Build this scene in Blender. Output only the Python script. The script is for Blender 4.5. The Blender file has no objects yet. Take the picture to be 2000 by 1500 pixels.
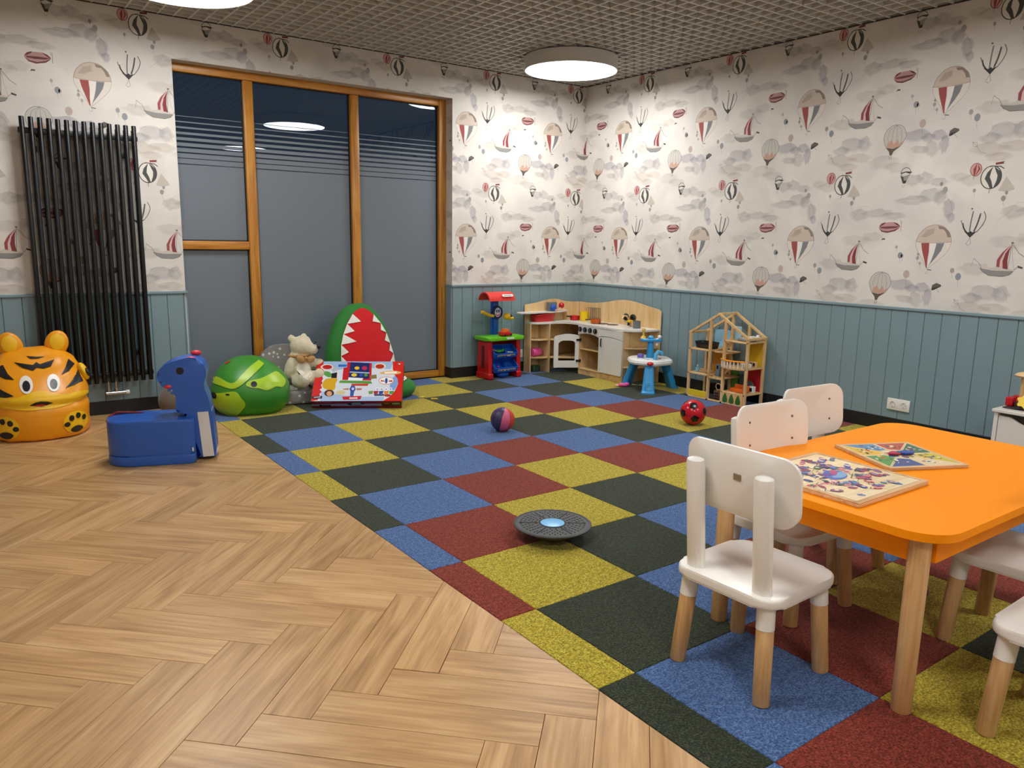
import bpy, bmesh, math, random
from mathutils import Vector, Matrix
from mathutils.bvhtree import BVHTree
PI = math.pi
SC = bpy.context.scene
COL = SC.collection
random.seed(7)

# ------------------------------------------------------------------ camera
cam_d = bpy.data.cameras.new('camera'); cam = bpy.data.objects.new('camera', cam_d); COL.objects.link(cam)
cam_d.sensor_width = 36.0; cam_d.lens = 1500.23 * 36.0 / 2000.0; cam_d.clip_start = 0.05; cam_d.clip_end = 100
_yaw, _pit, _rol = 0.62692043, 0.18329373, 0.0165068
_f = Vector((math.sin(_yaw) * math.cos(_pit), math.cos(_yaw) * math.cos(_pit), -math.sin(_pit)))
_r = Vector((math.cos(_yaw), -math.sin(_yaw), 0)); _u = _r.cross(_f)
_R = _r * math.cos(_rol) + _u * math.sin(_rol); _U = _u * math.cos(_rol) - _r * math.sin(_rol)
cam.matrix_world = Matrix(((_R.x, _U.x, -_f.x, -1.58650), (_R.y, _U.y, -_f.y, -3.51902), (_R.z, _U.z, -_f.z, 1.29534), (0, 0, 0, 1)))
SC.camera = cam

# ------------------------------------------------------------------ world (night outside the window), exposure
w = bpy.data.worlds.new('night'); SC.world = w; w.use_nodes = True
w.node_tree.nodes['Background'].inputs[0].default_value = (0.010, 0.018, 0.030, 1)
w.node_tree.nodes['Background'].inputs[1].default_value = 1.0
SC.view_settings.view_transform = 'Standard'; SC.view_settings.look = 'None'
SC.view_settings.exposure = 0.52; SC.view_settings.gamma = 1.0; SC.view_settings.use_curve_mapping = False
SC.cycles.use_denoising = True
SC.cycles.max_bounces = 6; SC.cycles.diffuse_bounces = 3; SC.cycles.glossy_bounces = 3; SC.cycles.transmission_bounces = 4; SC.cycles.transparent_max_bounces = 24
SC.cycles.caustics_reflective = False; SC.cycles.caustics_refractive = False
LAMP_STRENGTH = 18.0          # round ceiling lamps
BAR_STRENGTH = 22.0          # linear lamp behind the camera

# ------------------------------------------------------------------ colour + materials
def lin(c):
    if isinstance(c, str): c = [int(c[i:i + 2], 16) for i in (0, 2, 4)]
    return tuple((v / 255 / 12.92) if v / 255 <= .04045 else ((v / 255 + .055) / 1.055) ** 2.4 for v in c)
def rgba(c): return (*lin(c), 1.0)
MATS = {}
def nodes(name):
    m = bpy.data.materials.new(name); m.use_nodes = True
    nt = m.node_tree; b = nt.nodes['Principled BSDF']; MATS[name] = m
    return m, nt, b
def N(nt, t, **kw):
    n = nt.nodes.new(t)
    for k, v in kw.items(): setattr(n, k, v)
    return n
def mat(name, c, rough=.5, metal=0.0, spec=.5, var=.06, vscale=6.0, bump=0.0, bscale=60.0, coat=0.0, stretch=None, sheen=0.0):
    """plain paint / plastic / cloth: base colour with slight mottling, optional fine relief"""
    if name in MATS: return MATS[name]
    m, nt, b = nodes(name); L = nt.links
    b.inputs['Roughness'].default_value = rough; b.inputs['Metallic'].default_value = metal
    b.inputs['Specular IOR Level'].default_value = spec; b.inputs['Coat Weight'].default_value = coat
    b.inputs['Sheen Weight'].default_value = sheen
    tc = N(nt, 'ShaderNodeTexCoord'); mp = N(nt, 'ShaderNodeMapping'); L.new(tc.outputs['Object'], mp.inputs[0])
    if stretch: mp.inputs['Scale'].default_value = stretch
    nz = N(nt, 'ShaderNodeTexNoise'); nz.inputs['Scale'].default_value = vscale; nz.inputs['Detail'].default_value = 4
    L.new(mp.outputs[0], nz.inputs['Vector'])
    cr = N(nt, 'ShaderNodeValToRGB'); L.new(nz.outputs['Fac'], cr.inputs[0])
    l = lin(c); cr.color_ramp.elements[0].position = .3; cr.color_ramp.elements[1].position = .7
    cr.color_ramp.elements[0].color = (*[v * (1 - var) for v in l], 1); cr.color_ramp.elements[1].color = (*[min(1, v * (1 + var)) for v in l], 1)
    L.new(cr.outputs[0], b.inputs['Base Color'])
    if bump:
        n2 = N(nt, 'ShaderNodeTexNoise'); n2.inputs['Scale'].default_value = bscale; n2.inputs['Detail'].default_value = 3
        L.new(mp.outputs[0], n2.inputs['Vector'])
        bp = N(nt, 'ShaderNodeBump'); bp.inputs['Strength'].default_value = bump; bp.inputs['Distance'].default_value = .004
        L.new(n2.outputs['Fac'], bp.inputs['Height']); L.new(bp.outputs[0], b.inputs['Normal'])
    return m
def emit(name, c, s):
    m, nt, b = nodes(name)
    b.inputs['Base Color'].default_value = (.8, .8, .8, 1)
    b.inputs['Emission Color'].default_value = rgba(c); b.inputs['Emission Strength'].default_value = s
    return m
def wood(name, c0, c1, c2, axis=0, rough=.42, grain=1.0, perobj=True, bump=.08):
    """long grain along local axis, per-object tint and offset"""
    if name in MATS: return MATS[name]
    m, nt, b = nodes(name); L = nt.links
    tc = N(nt, 'ShaderNodeTexCoord'); oi = N(nt, 'ShaderNodeObjectInfo')
    off = N(nt, 'ShaderNodeVectorMath', operation='SCALE'); cmb = N(nt, 'ShaderNodeCombineXYZ')
    for i in range(3): L.new(oi.outputs['Random'], cmb.inputs[i])
    L.new(cmb.outputs[0], off.inputs[0]); off.inputs['Scale'].default_value = 37.0 if perobj else 0.0
    add = N(nt, 'ShaderNodeVectorMath', operation='ADD'); L.new(tc.outputs['Object'], add.inputs[0]); L.new(off.outputs[0], add.inputs[1])
    s1 = [11.0, 11.0, 11.0]; s1[axis] = 1.5; s2 = [95.0, 95.0, 95.0]; s2[axis] = 4.0
    mp = N(nt, 'ShaderNodeMapping'); mp.inputs['Scale'].default_value = [v * grain for v in s1]; L.new(add.outputs[0], mp.inputs[0])
    mp2 = N(nt, 'ShaderNodeMapping'); mp2.inputs['Scale'].default_value = [v * grain for v in s2]; L.new(add.outputs[0], mp2.inputs[0])
    n1 = N(nt, 'ShaderNodeTexNoise'); n1.inputs['Scale'].default_value = 1.0; n1.inputs['Detail'].default_value = 5; n1.inputs['Distortion'].default_value = 1.6
    L.new(mp.outputs[0], n1.inputs['Vector'])
    n2 = N(nt, 'ShaderNodeTexNoise'); n2.inputs['Scale'].default_value = 1.0; n2.inputs['Detail'].default_value = 3; L.new(mp2.outputs[0], n2.inputs['Vector'])
    mx = N(nt, 'ShaderNodeMath', operation='MULTIPLY_ADD'); L.new(n2.outputs['Fac'], mx.inputs[0]); mx.inputs[1].default_value = .38; 
    sc = N(nt, 'ShaderNodeMath', operation='MULTIPLY'); L.new(n1.outputs['Fac'], sc.inputs[0]); sc.inputs[1].default_value = .62
    L.new(sc.outputs[0], mx.inputs[2])
    cr = N(nt, 'ShaderNodeValToRGB'); L.new(mx.outputs[0], cr.inputs[0])
    e = cr.color_ramp.elements; e[0].position = .34; e[0].color = rgba(c0); e[1].position = .66; e[1].color = rgba(c2)
    k = e.new(.5); k.color = rgba(c1)
    hs = N(nt, 'ShaderNodeHueSaturation'); L.new(cr.outputs[0], hs.inputs['Color'])
    mr = N(nt, 'ShaderNodeMapRange'); L.new(oi.outputs['Random'], mr.inputs[0]); mr.inputs[3].default_value = .90; mr.inputs[4].default_value = 1.10
    if perobj: L.new(mr.outputs[0], hs.inputs['Value'])
    L.new(hs.outputs[0], b.inputs['Base Color']); b.inputs['Roughness'].default_value = rough
    bp = N(nt, 'ShaderNodeBump'); bp.inputs['Strength'].default_value = bump; bp.inputs['Distance'].default_value = .003
    L.new(n2.outputs['Fac'], bp.inputs['Height']); L.new(bp.outputs[0], b.inputs['Normal'])
    return m
def carpet(name, dark, base, light, sc=190):
    m, nt, b = nodes(name); L = nt.links
    tc = N(nt, 'ShaderNodeTexCoord'); oi = N(nt, 'ShaderNodeObjectInfo')
    add = N(nt, 'ShaderNodeVectorMath', operation='ADD'); L.new(tc.outputs['Object'], add.inputs[0]); L.new(oi.outputs['Location'], add.inputs[1])
    n1 = N(nt, 'ShaderNodeTexNoise'); n1.inputs['Scale'].default_value = sc * .8; n1.inputs['Detail'].default_value = 2; L.new(add.outputs[0], n1.inputs['Vector'])
    n3 = N(nt, 'ShaderNodeTexNoise'); n3.inputs['Scale'].default_value = sc * .28; n3.inputs['Detail'].default_value = 2; L.new(add.outputs[0], n3.inputs['Vector'])
    av = N(nt, 'ShaderNodeMath', operation='MULTIPLY_ADD'); L.new(n3.outputs['Fac'], av.inputs[0]); av.inputs[1].default_value = .3
    s = N(nt, 'ShaderNodeMath', operation='MULTIPLY'); L.new(n1.outputs['Fac'], s.inputs[0]); s.inputs[1].default_value = .7; L.new(s.outputs[0], av.inputs[2])
    cr = N(nt, 'ShaderNodeValToRGB'); L.new(av.outputs[0], cr.inputs[0]); e = cr.color_ramp.elements
    e[0].position = .36; e[0].color = rgba(dark); e[1].position = .64; e[1].color = rgba(light); k = e.new(.5); k.color = rgba(base)
    L.new(cr.outputs[0], b.inputs['Base Color']); b.inputs['Roughness'].default_value = .95; b.inputs['Specular IOR Level'].default_value = .1
    b.inputs['Sheen Weight'].default_value = .15
    bp = N(nt, 'ShaderNodeBump'); bp.inputs['Strength'].default_value = .7; bp.inputs['Distance'].default_value = .004
    L.new(n1.outputs['Fac'], bp.inputs['Height']); L.new(bp.outputs[0], b.inputs['Normal'])
    return m
def printmat(name, rough=.6, alpha=False):
    """flat print: colour comes from the printed shapes themselves (face colours)"""
    m, nt, b = nodes(name); L = nt.links
    a = N(nt, 'ShaderNodeVertexColor'); a.layer_name = 'Col'
    L.new(a.outputs['Color'], b.inputs['Base Color']); b.inputs['Roughness'].default_value = rough
    if alpha: L.new(a.outputs['Alpha'], b.inputs['Alpha'])
    return m

# ------------------------------------------------------------------ mesh helpers
class B:
    """one mesh under construction"""
    def __init__(s): s.bm = bmesh.new()
    def box(s, c, d, r=0.0, seg=2, M=None):
        T = Matrix.Translation(c) @ Matrix.Diagonal((d[0], d[1], d[2], 1))
        g = bmesh.ops.create_cube(s.bm, size=1.0, matrix=T)['verts']
        if r:
            es = list({e for v in g for e in v.link_edges})
            o = bmesh.ops.bevel(s.bm, geom=es, offset=min(r, min(d) * .49), segments=seg, affect='EDGES', profile=.5)
            g = list({v for f in o['faces'] for v in f.verts} | {v for v in g if v.is_valid})
        if M is not None: bmesh.ops.transform(s.bm, matrix=M, verts=g)
        return s
    def add(s, vs, fs, M=None):
        bv = [s.bm.verts.new(M @ Vector(v) if M is not None else v) for v in vs]
        for f in fs:
            try: s.bm.faces.new([bv[i] for i in f])
            except ValueError: pass
        return s
    def cyl(s, p0, p1, r0, r1=None, n=16, cap=True, rnd=0.0):
        p0, p1 = Vector(p0), Vector(p1); r1 = r0 if r1 is None else r1
        d = p1 - p0; h = d.length; q = d.to_track_quat('Z', 'Y').to_matrix().to_4x4(); q.translation = p0
        prof = [(r0, 0), (r1, h)]
        if rnd: prof = [(r0 - rnd, 0), (r0 - .3 * rnd, .3 * rnd), (r0, rnd), (r1, h - rnd), (r1 - .3 * rnd, h - .3 * rnd), (r1 - rnd, h)]
        return s.lathe(prof, n, q, cap)
    def lathe(s, prof, n=24, M=None, cap=True, sx=1.0, sy=1.0):
        vs, fs = [], []
        for r, z in prof:
            for i in range(n):
                a = 2 * PI * i / n; vs.append((r * math.cos(a) * sx, r * math.sin(a) * sy, z))
        for k in range(len(prof) - 1):
            for i in range(n):
                j = (i + 1) % n; fs.append((k * n + i, k * n + j, (k + 1) * n + j, (k + 1) * n + i))
        if cap: fs.append(tuple(range(n - 1, -1, -1))); fs.append(tuple(range((len(prof) - 1) * n, len(prof) * n)))
        return s.add(vs, fs, M)
    def prism(s, pts, z0, z1, M=None, r=0.0, seg=2):
        n = len(pts); vs = [(x, y, z0) for x, y in pts] + [(x, y, z1) for x, y in pts]
        fs = [tuple(range(n - 1, -1, -1)), tuple(range(n, 2 * n))] + [(i, (i + 1) % n, n + (i + 1) % n, n + i) for i in range(n)]
        bv = [s.bm.verts.new(v) for v in vs]; ff = [s.bm.faces.new([bv[i] for i in f]) for f in fs]
        if r:
            es = list({e for f in ff[:2] for e in f.edges})
            o = bmesh.ops.bevel(s.bm, geom=es, offset=r, segments=seg, affect='EDGES', profile=.5)
            bv = list({v for f in o['faces'] for v in f.verts} | {v for v in bv if v.is_valid})
        if M is not None: bmesh.ops.transform(s.bm, matrix=M, verts=[v for v in bv if v.is_valid])
        return s
    def ell(s, c, r, n=20, m=12, M=None, q=None):
        T = Matrix.Translation(c)
        if q is not None: T = T @ q.to_4x4()
        if M is not None: T = M @ T
        prof = [(max(1e-4, math.sin(PI * k / m)), -math.cos(PI * k / m)) for k in range(m + 1)]
        if isinstance(r, (int, float)): r = (r, r, r)
        return s.lathe(prof, n, T @ Matrix.Diagonal((r[0], r[1], r[2], 1)), cap=True)
    def tube(s, path, r, n=8, closed=False, taper=None):
        P = [Vector(p) for p in path]; k = len(P); vs, fs = [], []; up = Vector((0, 0, 1)); prev = None
        for i in range(k):
            t = (P[(i + 1) % k] - P[i - 1]) if closed else (P[min(i + 1, k - 1)] - P[max(i - 1, 0)])
            t.normalize()
            if prev is None:
                a = up if abs(t.z) < .9 else Vector((1, 0, 0)); x = t.cross(a).normalized()
            else: x = (prev - t * prev.dot(t)).normalized()
            prev = x; y = t.cross(x); rr = r if taper is None else r * taper[i]
            for j in range(n):
                a = 2 * PI * j / n; vs.append(P[i] + x * (rr * math.cos(a)) + y * (rr * math.sin(a)))
        for i in range(k if closed else k - 1):
            for j in range(n):
                i2 = (i + 1) % k; j2 = (j + 1) % n; fs.append((i * n + j, i * n + j2, i2 * n + j2, i2 * n + j))
        if not closed: fs.append(tuple(range(n - 1, -1, -1))); fs.append(tuple(range((k - 1) * n, k * n)))
        return s.add(vs, fs)
    def loft(s, secs, n=32, M=None, ex=2.0):
        """closed cross-sections: (cx,cy,cz, rx,ry[,exponent])"""
        vs, fs = [], []
        for sec in secs:
            cx, cy, cz, rx, ry = sec[:5]; e = sec[5] if len(sec) > 5 else ex
            for i in range(n):
                a = 2 * PI * i / n; c, t = math.cos(a), math.sin(a)
                vs.append((cx + rx * math.copysign(abs(c) ** (2 / e), c), cy + ry * math.copysign(abs(t) ** (2 / e), t), cz))
        for k in range(len(secs) - 1):
            for i in range(n):
                j = (i + 1) % n; fs.append((k * n + i, k * n + j, (k + 1) * n + j, (k + 1) * n + i))
        fs.append(tuple(range(n - 1, -1, -1))); fs.append(tuple(range((len(secs) - 1) * n, len(secs) * n)))
        return s.add(vs, fs, M)
    def bvh(s): s.bm.normal_update(); return BVHTree.FromBMesh(s.bm)
    def mesh(s, name, smooth=35):
        bmesh.ops.recalc_face_normals(s.bm, faces=s.bm.faces[:])
        me = bpy.data.meshes.new(name); s.bm.to_mesh(me); s.bm.free()
        if smooth:
            me.shade_smooth(); me.set_sharp_from_angle(angle=math.radians(smooth))
        return me
def link(name, me, m=None, parent=None, loc=None, rot=None):
    o = bpy.data.objects.new(name, me); COL.objects.link(o)
    if m is not None and not me.materials: me.materials.append(m)
    if parent is not None: o.parent = parent
    if loc is not None: o.location = loc
    if rot is not None: o.rotation_euler = rot
    return o
def part(name, b, m, parent=None, smooth=35, label=None):
    o = link(name, b.mesh(name, smooth), m, parent)
    if label: o['label'] = label
    return o
def tag(o, label, cat, group=None, kind=None):
    o['label'] = label; o['category'] = cat
    if group: o['group'] = group
    if kind: o['kind'] = kind
    return o
def thing(name, label, cat, loc=(0, 0, 0), rz=0.0, group=None):
    o = bpy.data.objects.new(name, None); COL.objects.link(o); o.location = loc; o.rotation_euler = (0, 0, rz); o.empty_display_size = .05
    return tag(o, label, cat, group)
def solo(name, b, m, label, cat, loc=None, rz=0.0, group=None, smooth=35):
    o = link(name, b.mesh(name, smooth), m)
    if loc is not None: o.location = loc
    o.rotation_euler = (0, 0, rz)
    return tag(o, label, cat, group)
def struct(name, b, m, parent=None, smooth=0, label=None):
    o = link(name, b.mesh(name, smooth), m, parent)
    if parent is None: o['kind'] = 'structure'
    if label: o['label'] = label
    return o
def copy_tree(o, parent=None):
    c = o.copy(); COL.objects.link(c); c.parent = parent
    for ch in list(o.children): copy_tree(ch, c)
    return c
def rrect(w, d, r, n=6, cx=0, cy=0):
    pts = []
    for sx, sy, a0 in ((1, 1, 0), (-1, 1, 90), (-1, -1, 180), (1, -1, 270)):
        for k in range(n + 1):
            a = math.radians(a0 + 90 * k / n); pts.append((cx + sx * (w / 2 - r) + r * math.cos(a), cy + sy * (d / 2 - r) + r * math.sin(a)))
    return pts
def smoothcurve(pts, n=6, closed=False):
    """Catmull-Rom through 2-D/3-D points"""
    P = [Vector(p) for p in pts]; k = len(P); out = []
    for i in range(k if closed else k - 1):
        a, b_, c, d = (P[(i - 1) % k], P[i], P[(i + 1) % k], P[(i + 2) % k]) if closed else (P[max(i - 1, 0)], P[i], P[i + 1], P[min(i + 2, k - 1)])
        for j in range(n):
            t = j / n; out.append(.5 * ((2 * b_) + (c - a) * t + (2 * a - 5 * b_ + 4 * c - d) * t * t + (3 * b_ - a - 3 * c + d) * t ** 3))
    if not closed: out.append(P[-1])
    return out
def blob(parts, voxel=.01, smooth_it=6, extra=None):
    """ellipsoids / tubes fused into one continuous skin; returns a new mesh"""
    b = B()
    for p in parts:
        c, r = p[0], p[1]; q = Matrix.Rotation(math.radians(p[2][0]), 3, p[2][1]) if len(p) > 2 else None
        b.ell(c, r, 24, 16, q=q)
    if extra: extra(b)
    me = b.mesh('tmp', 0); o = bpy.data.objects.new('tmp', me); COL.objects.link(o)
    md = o.modifiers.new('r', 'REMESH'); md.mode = 'VOXEL'; md.voxel_size = voxel; md.use_smooth_shade = True
    if smooth_it:
        sm = o.modifiers.new('s', 'SMOOTH'); sm.iterations = smooth_it; sm.factor = .5
    dg = bpy.context.evaluated_depsgraph_get(); dg.update()
    out = bpy.data.meshes.new_from_object(o.evaluated_get(dg))
    bpy.data.objects.remove(o); bpy.data.meshes.remove(me); out.shade_smooth()
    return out
def mesh_bvh(me):
    bm = bmesh.new(); bm.from_mesh(me); t = BVHTree.FromBMesh(bm); bm.free(); return t
def decal(bvh, poly, mapper, d, off=.003, rings=4, b=None, center=None):
    """a flat shape laid on a curved surface: outline star-filled from its centre, every point dropped on the surface along d"""
    b = b or B(); n = len(poly); d = Vector(d).normalized()
    c = center or (sum(p[0] for p in poly) / n, sum(p[1] for p in poly) / n)
    pts = [c]
    for k in range(1, rings + 1):
        for p in poly: pts.append((c[0] + (p[0] - c[0]) * k / rings, c[1] + (p[1] - c[1]) * k / rings))
    vs = []; last = None
    for x, z in pts:
        h = bvh.ray_cast(Vector(mapper(x, z)), d)
        if h[0] is None: h = bvh.find_nearest(Vector(mapper(x, z)) + d * .35)
        nn = h[1] if h[1].dot(d) < 0 else -h[1]
        vs.append(h[0] + nn * off)
    fs = [(0, 1 + i, 1 + (i + 1) % n) for i in range(n)]
    for k in range(rings - 1):
        for i in range(n):
            j = (i + 1) % n; fs.append((1 + k * n + i, 1 + (k + 1) * n + i, 1 + (k + 1) * n + j, 1 + k * n + j))
    return b.add(vs, fs)
def strip(bvh, A, Bc, mapper, d, off=.003, n=4, b=None):
    """a band between two outlines laid on a curved surface"""
    b = b or B(); d = Vector(d).normalized(); vs = []; m = len(A)
    for k in range(n + 1):
        for p, q in zip(A, Bc):
            x = p[0] + (q[0] - p[0]) * k / n; z = p[1] + (q[1] - p[1]) * k / n
            h = bvh.ray_cast(Vector(mapper(x, z)), d)
            if h[0] is None: h = bvh.find_nearest(Vector(mapper(x, z)) + d * .35)
            nn = h[1] if h[1].dot(d) < 0 else -h[1]
            vs.append(h[0] + nn * off)
    fs = [(k * m + i, k * m + i + 1, (k + 1) * m + i + 1, (k + 1) * m + i) for k in range(n) for i in range(m - 1)]
    return b.add(vs, fs)
def oval(cx, cz, rx, rz, n=16, a=0.0):
    return [(cx + rx * math.cos(t) * math.cos(a) - rz * math.sin(t) * math.sin(a), cz + rx * math.cos(t) * math.sin(a) + rz * math.sin(t) * math.cos(a)) for t in (2 * PI * i / n for i in range(n))]
class Print:
    """flat printed shapes in a plane (2-D outlines with colours), stacked a hair apart"""
    def __init__(s): s.polys = []
    def poly(s, pts, c, a=1.0): s.polys.append(([(p[0], p[1], *lin(c), a) for p in pts])); return s
    def line(s, pts, wd, c, a=1.0, closed=False):
        P = [Vector((p[0], p[1])) for p in pts]; k = len(P)
        if closed: P.append(P[0])
        for i in range(len(P) - 1):
            t = P[i + 1] - P[i]
            if t.length < 1e-7: continue
            nn = Vector((-t.y, t.x)).normalized() * wd / 2; e = t.normalized() * wd * .3
            s.poly([P[i] + nn - e, P[i] - nn - e, P[i + 1] - nn + e, P[i + 1] + nn + e], c, a)
        return s
    def build(s, name, m, to3d, step=.00008, parent=None, base=.0004):
        vs, fs, cols = [], [], []
        for k, pl in enumerate(s.polys):
            z = base + step * k; i0 = len(vs)
            for p in pl: vs.append(to3d(p[0], p[1], z)); cols.append(p[2:6])
            fs.append(tuple(range(i0, i0 + len(pl))))
        me = bpy.data.meshes.new(name); me.from_pydata(vs, [], fs)
        ca = me.color_attributes.new('Col', 'FLOAT_COLOR', 'POINT')
        for i, c in enumerate(cols): ca.data[i].color = c
        o = link(name, me, m, parent); o['kind'] = 'stuff'
        return o
# ================================================================== THE ROOM
XR, YB, H = 3.782, 2.692, 2.84          # right wall, back wall, underside of the ceiling lattice
XL, YF = -3.40, -5.00                    # walls behind / beside the camera
CAP = 0.888                              # top of the wainscot
EDGE = -0.155                            # where the carpet meets the wood

# ---- floor
W_, L_ = 0.143, 0.631
m_plank = wood('oak_plank', '9c7548', 'bd9361', 'd0aa78', axis=0, rough=.38, perobj=True)
m_gap = mat('floor_gap', '33241a', rough=.9)
fl = B(); fl.box(((XL + XR) / 2, (YF + YB + .5) / 2, -.035), (XR - XL + .6, YB - YF + .9, .05)); floor = struct('floor', fl, m_gap)
floor['label'] = 'oak herringbone floor with coloured carpet tiles along the right side'
def clip2(poly, axis, val, keep_less):
    out = []; n = len(poly)
    ins = lambda p: (p[axis] <= val + 1e-9) if keep_less else (p[axis] >= val - 1e-9)
    for i in range(n):
        a, b_ = poly[i], poly[(i + 1) % n]; ia, ib = ins(a), ins(b_)
        if ia: out.append(a)
        if ia != ib:
            t = (val - a[axis]) / (b_[axis] - a[axis]); out.append(tuple(a[k] + (b_[k] - a[k]) * t for k in range(len(a))))
    return out
def clip_rect(poly, x0, x1, y0, y1):
    for ax, v, less in ((0, x0, False), (0, x1, True), (1, y0, False), (1, y1, True)):
        if len(poly) < 3: return []
        poly = clip2(poly, ax, v, less)
    return poly if len(poly) >= 3 else []
def plank_mesh(pts):
    b = B(); b.prism(pts, -.008, 0.0, r=.0008, seg=1); return b.mesh('plank', 0)
_full = plank_mesh([(.0008, .0008), (L_ - .0008, .0008), (L_ - .0008, W_ - .0008), (.0008, W_ - .0008)])
def uv2w(u, vp):                                       # herringbone frame: u=(x+y)/sqrt2, v'=(x-y)/sqrt2
    return ((u + vp) / 2 ** .5, (u - vp) / 2 ** .5)
U0, V0 = -1.533, 0.822
for zz in range(-7, 8):
    for k in range(-40, 41):
        for kind in (0, 1):
            if kind == 0: c = (k * W_, k * W_); su, sv = W_, L_           # runs along v'
            else: c = ((k + 1) * W_, k * W_); su, sv = L_, W_            # runs along u
            cu, cv = U0 + c[0] + zz * L_, V0 + c[1] - zz * L_
            corners = [uv2w(cu, cv), uv2w(cu + su, cv), uv2w(cu + su, cv + sv), uv2w(cu, cv + sv)]
            cl = clip_rect(corners, XL, EDGE - .001, -3.35, YB + .10)
            if len(cl) < 3: continue
            area = abs(sum(cl[i][0] * cl[(i + 1) % len(cl)][1] - cl[(i + 1) % len(cl)][0] * cl[i][1] for i in range(len(cl)))) / 2
            if area < .0004: continue
            # local frame: +X along the plank
            if kind == 1: o2, ex = corners[0], Vector((1, 1)) / 2 ** .5
            else: o2, ex = corners[3], Vector((-1, 1)) / 2 ** .5
            if kind == 1: ey = Vector((1, -1)) / 2 ** .5
            else: ey = Vector((1, 1)) / 2 ** .5
            # right-handed: use rotation only (flip the plank if needed)
            if ex.x * ey.y - ex.y * ey.x < 0: o2 = (o2[0] + ey.x * W_, o2[1] + ey.y * W_); ey = -ey
            ang = math.atan2(ex.y, ex.x)
            if area > W_ * L_ * .999: me = _full
            else:
                lp = []
                for p in cl:
                    d = Vector((p[0] - o2[0], p[1] - o2[1])); lp.append((d.dot(ex), d.dot(ey)))
                if sum(lp[i][0] * lp[(i + 1) % len(lp)][1] - lp[(i + 1) % len(lp)][0] * lp[i][1] for i in range(len(lp))) < 0: lp.reverse()
                cx = sum(p[0] for p in lp) / len(lp); cy = sum(p[1] for p in lp) / len(lp)
                f = .0009 / .1; lp = [(p[0] + (cx - p[0]) * f, p[1] + (cy - p[1]) * f) for p in lp]
                me = plank_mesh(lp)
            link('plank', me, m_plank, floor, (o2[0], o2[1], 0), (0, 0, ang))
# planks behind the camera: one plain strip of the same wood
bb = B(); bb.box(((XL + EDGE) / 2, (YF - 3.352) / 2, -.004), (EDGE - XL - .002, -3.352 - YF, .008)); part('wood_strip', bb, wood('oak_far', '9c7548', 'bd9361', 'd0aa78'), floor, 0)

# ---- carpet tiles
CP = {'Y': carpet('carpet_yellow', '74620f', 'a8962a', 'd2c34e'), 'B': carpet('carpet_blue', '2e4468', '466392', '6886b4'),
      'G': carpet('carpet_green', '161c13', '2a3224', '464e36'), 'R': carpet('carpet_red', '4c140c', '7a2c1e', '9a4632')}
SEQ = 'YGBR'
ROWS = {-1: ('BYGBYGBRYGB', -5), 0: ('YGBYGBRYGBR', -5), 1: ('GBYGBRYGBRY', -5), 2: ('BYGBRYGBRYG', -5), 3: ('BYGYGBRYGBRY', -6), 4: ('YGBRYGBRYGB', -6),
        5: ('GBGBRYGBRYG', -6), 6: ('BGYGBRYGBRY', -6), 7: ('GYGYGBRYGBR', -6)}
_cm = {}
for i, (s, j0) in ROWS.items():
    for j in range(-6, 10):
        k = j - j0
        c = s[k] if 0 <= k < len(s) else SEQ[(SEQ.index(s[-1]) + (k - len(s) + 1)) % 4] if k >= 0 else SEQ[(SEQ.index(s[0]) + k) % 4]
        x0, x1 = max(i * .5, EDGE + .001), min(i * .5 + .5, XR - .002); y1, y0 = min(-j * .5, YB + .10), max(-j * .5 - .5, YF)
        if x1 - x0 < .01 or y1 - y0 < .01: continue
        key = (c, round(x1 - x0, 3), round(y1 - y0, 3))
        if key not in _cm:
            b = B(); b.box((0, 0, -.004), (x1 - x0 - .0012, y1 - y0 - .0012, .008), r=.0018, seg=1); _cm[key] = b.mesh('carpet_tile', 0); _cm[key].materials.append(CP[c])
        link('carpet_tile', _cm[key], None, floor, ((x0 + x1) / 2, (y0 + y1) / 2, 0))

# ---- walls
def wallmat(name='wallpaper'):
    m, nt, b = nodes(name); L = nt.links
    tc = N(nt, 'ShaderNodeTexCoord')
    n1 = N(nt, 'ShaderNodeTexNoise'); n1.inputs['Scale'].default_value = 2.6; n1.inputs['Detail'].default_value = 6; n1.inputs['Distortion'].default_value = .8; L.new(tc.outputs['Object'], n1.inputs['Vector'])
    cr = N(nt, 'ShaderNodeValToRGB'); L.new(n1.outputs['Fac'], cr.inputs[0]); e = cr.color_ramp.elements
    e[0].position = .3; e[0].color = rgba('d2ccc6'); e[1].position = .68; e[1].color = rgba('e4dfd6'); k = e.new(.5); k.color = rgba('dcd6ce')
    L.new(cr.outputs[0], b.inputs['Base Color']); b.inputs['Roughness'].default_value = .7; b.inputs['Specular IOR Level'].default_value = .25
    return m
m_wall = wallmat()
OX0, OX1, OZ1, RY = -0.166, 2.200, 2.552, 2.80         # window opening, frame plane
TOPZ = 3.35
b = B()
b.box(((XL - .2 + OX0) / 2, YB + .0535, TOPZ / 2), (OX0 - XL + .2, .107, TOPZ)); b.box(((OX1 + XR + .2) / 2, YB + .13, TOPZ / 2), (XR + .2 - OX1, .26, TOPZ))
b.box(((OX0 + OX1) / 2, YB + .13, (OZ1 + TOPZ) / 2), (OX1 - OX0, .26, TOPZ - OZ1))
wall_back = struct('wall_back', b, m_wall); wall_back['label'] = 'back wall with balloon wallpaper above blue-grey panelling, pierced by the window'
b = B(); b.box((XR + .1, (YF + YB) / 2, TOPZ / 2), (.2, YB - YF, TOPZ)); wall_right = struct('wall_right', b, m_wall); wall_right['label'] = 'right wall with balloon wallpaper above blue-grey panelling'
b = B(); b.box((XL - .1, (YF + YB) / 2, TOPZ / 2), (.2, YB - YF, TOPZ)); struct('wall_left', b, m_wall)
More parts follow.
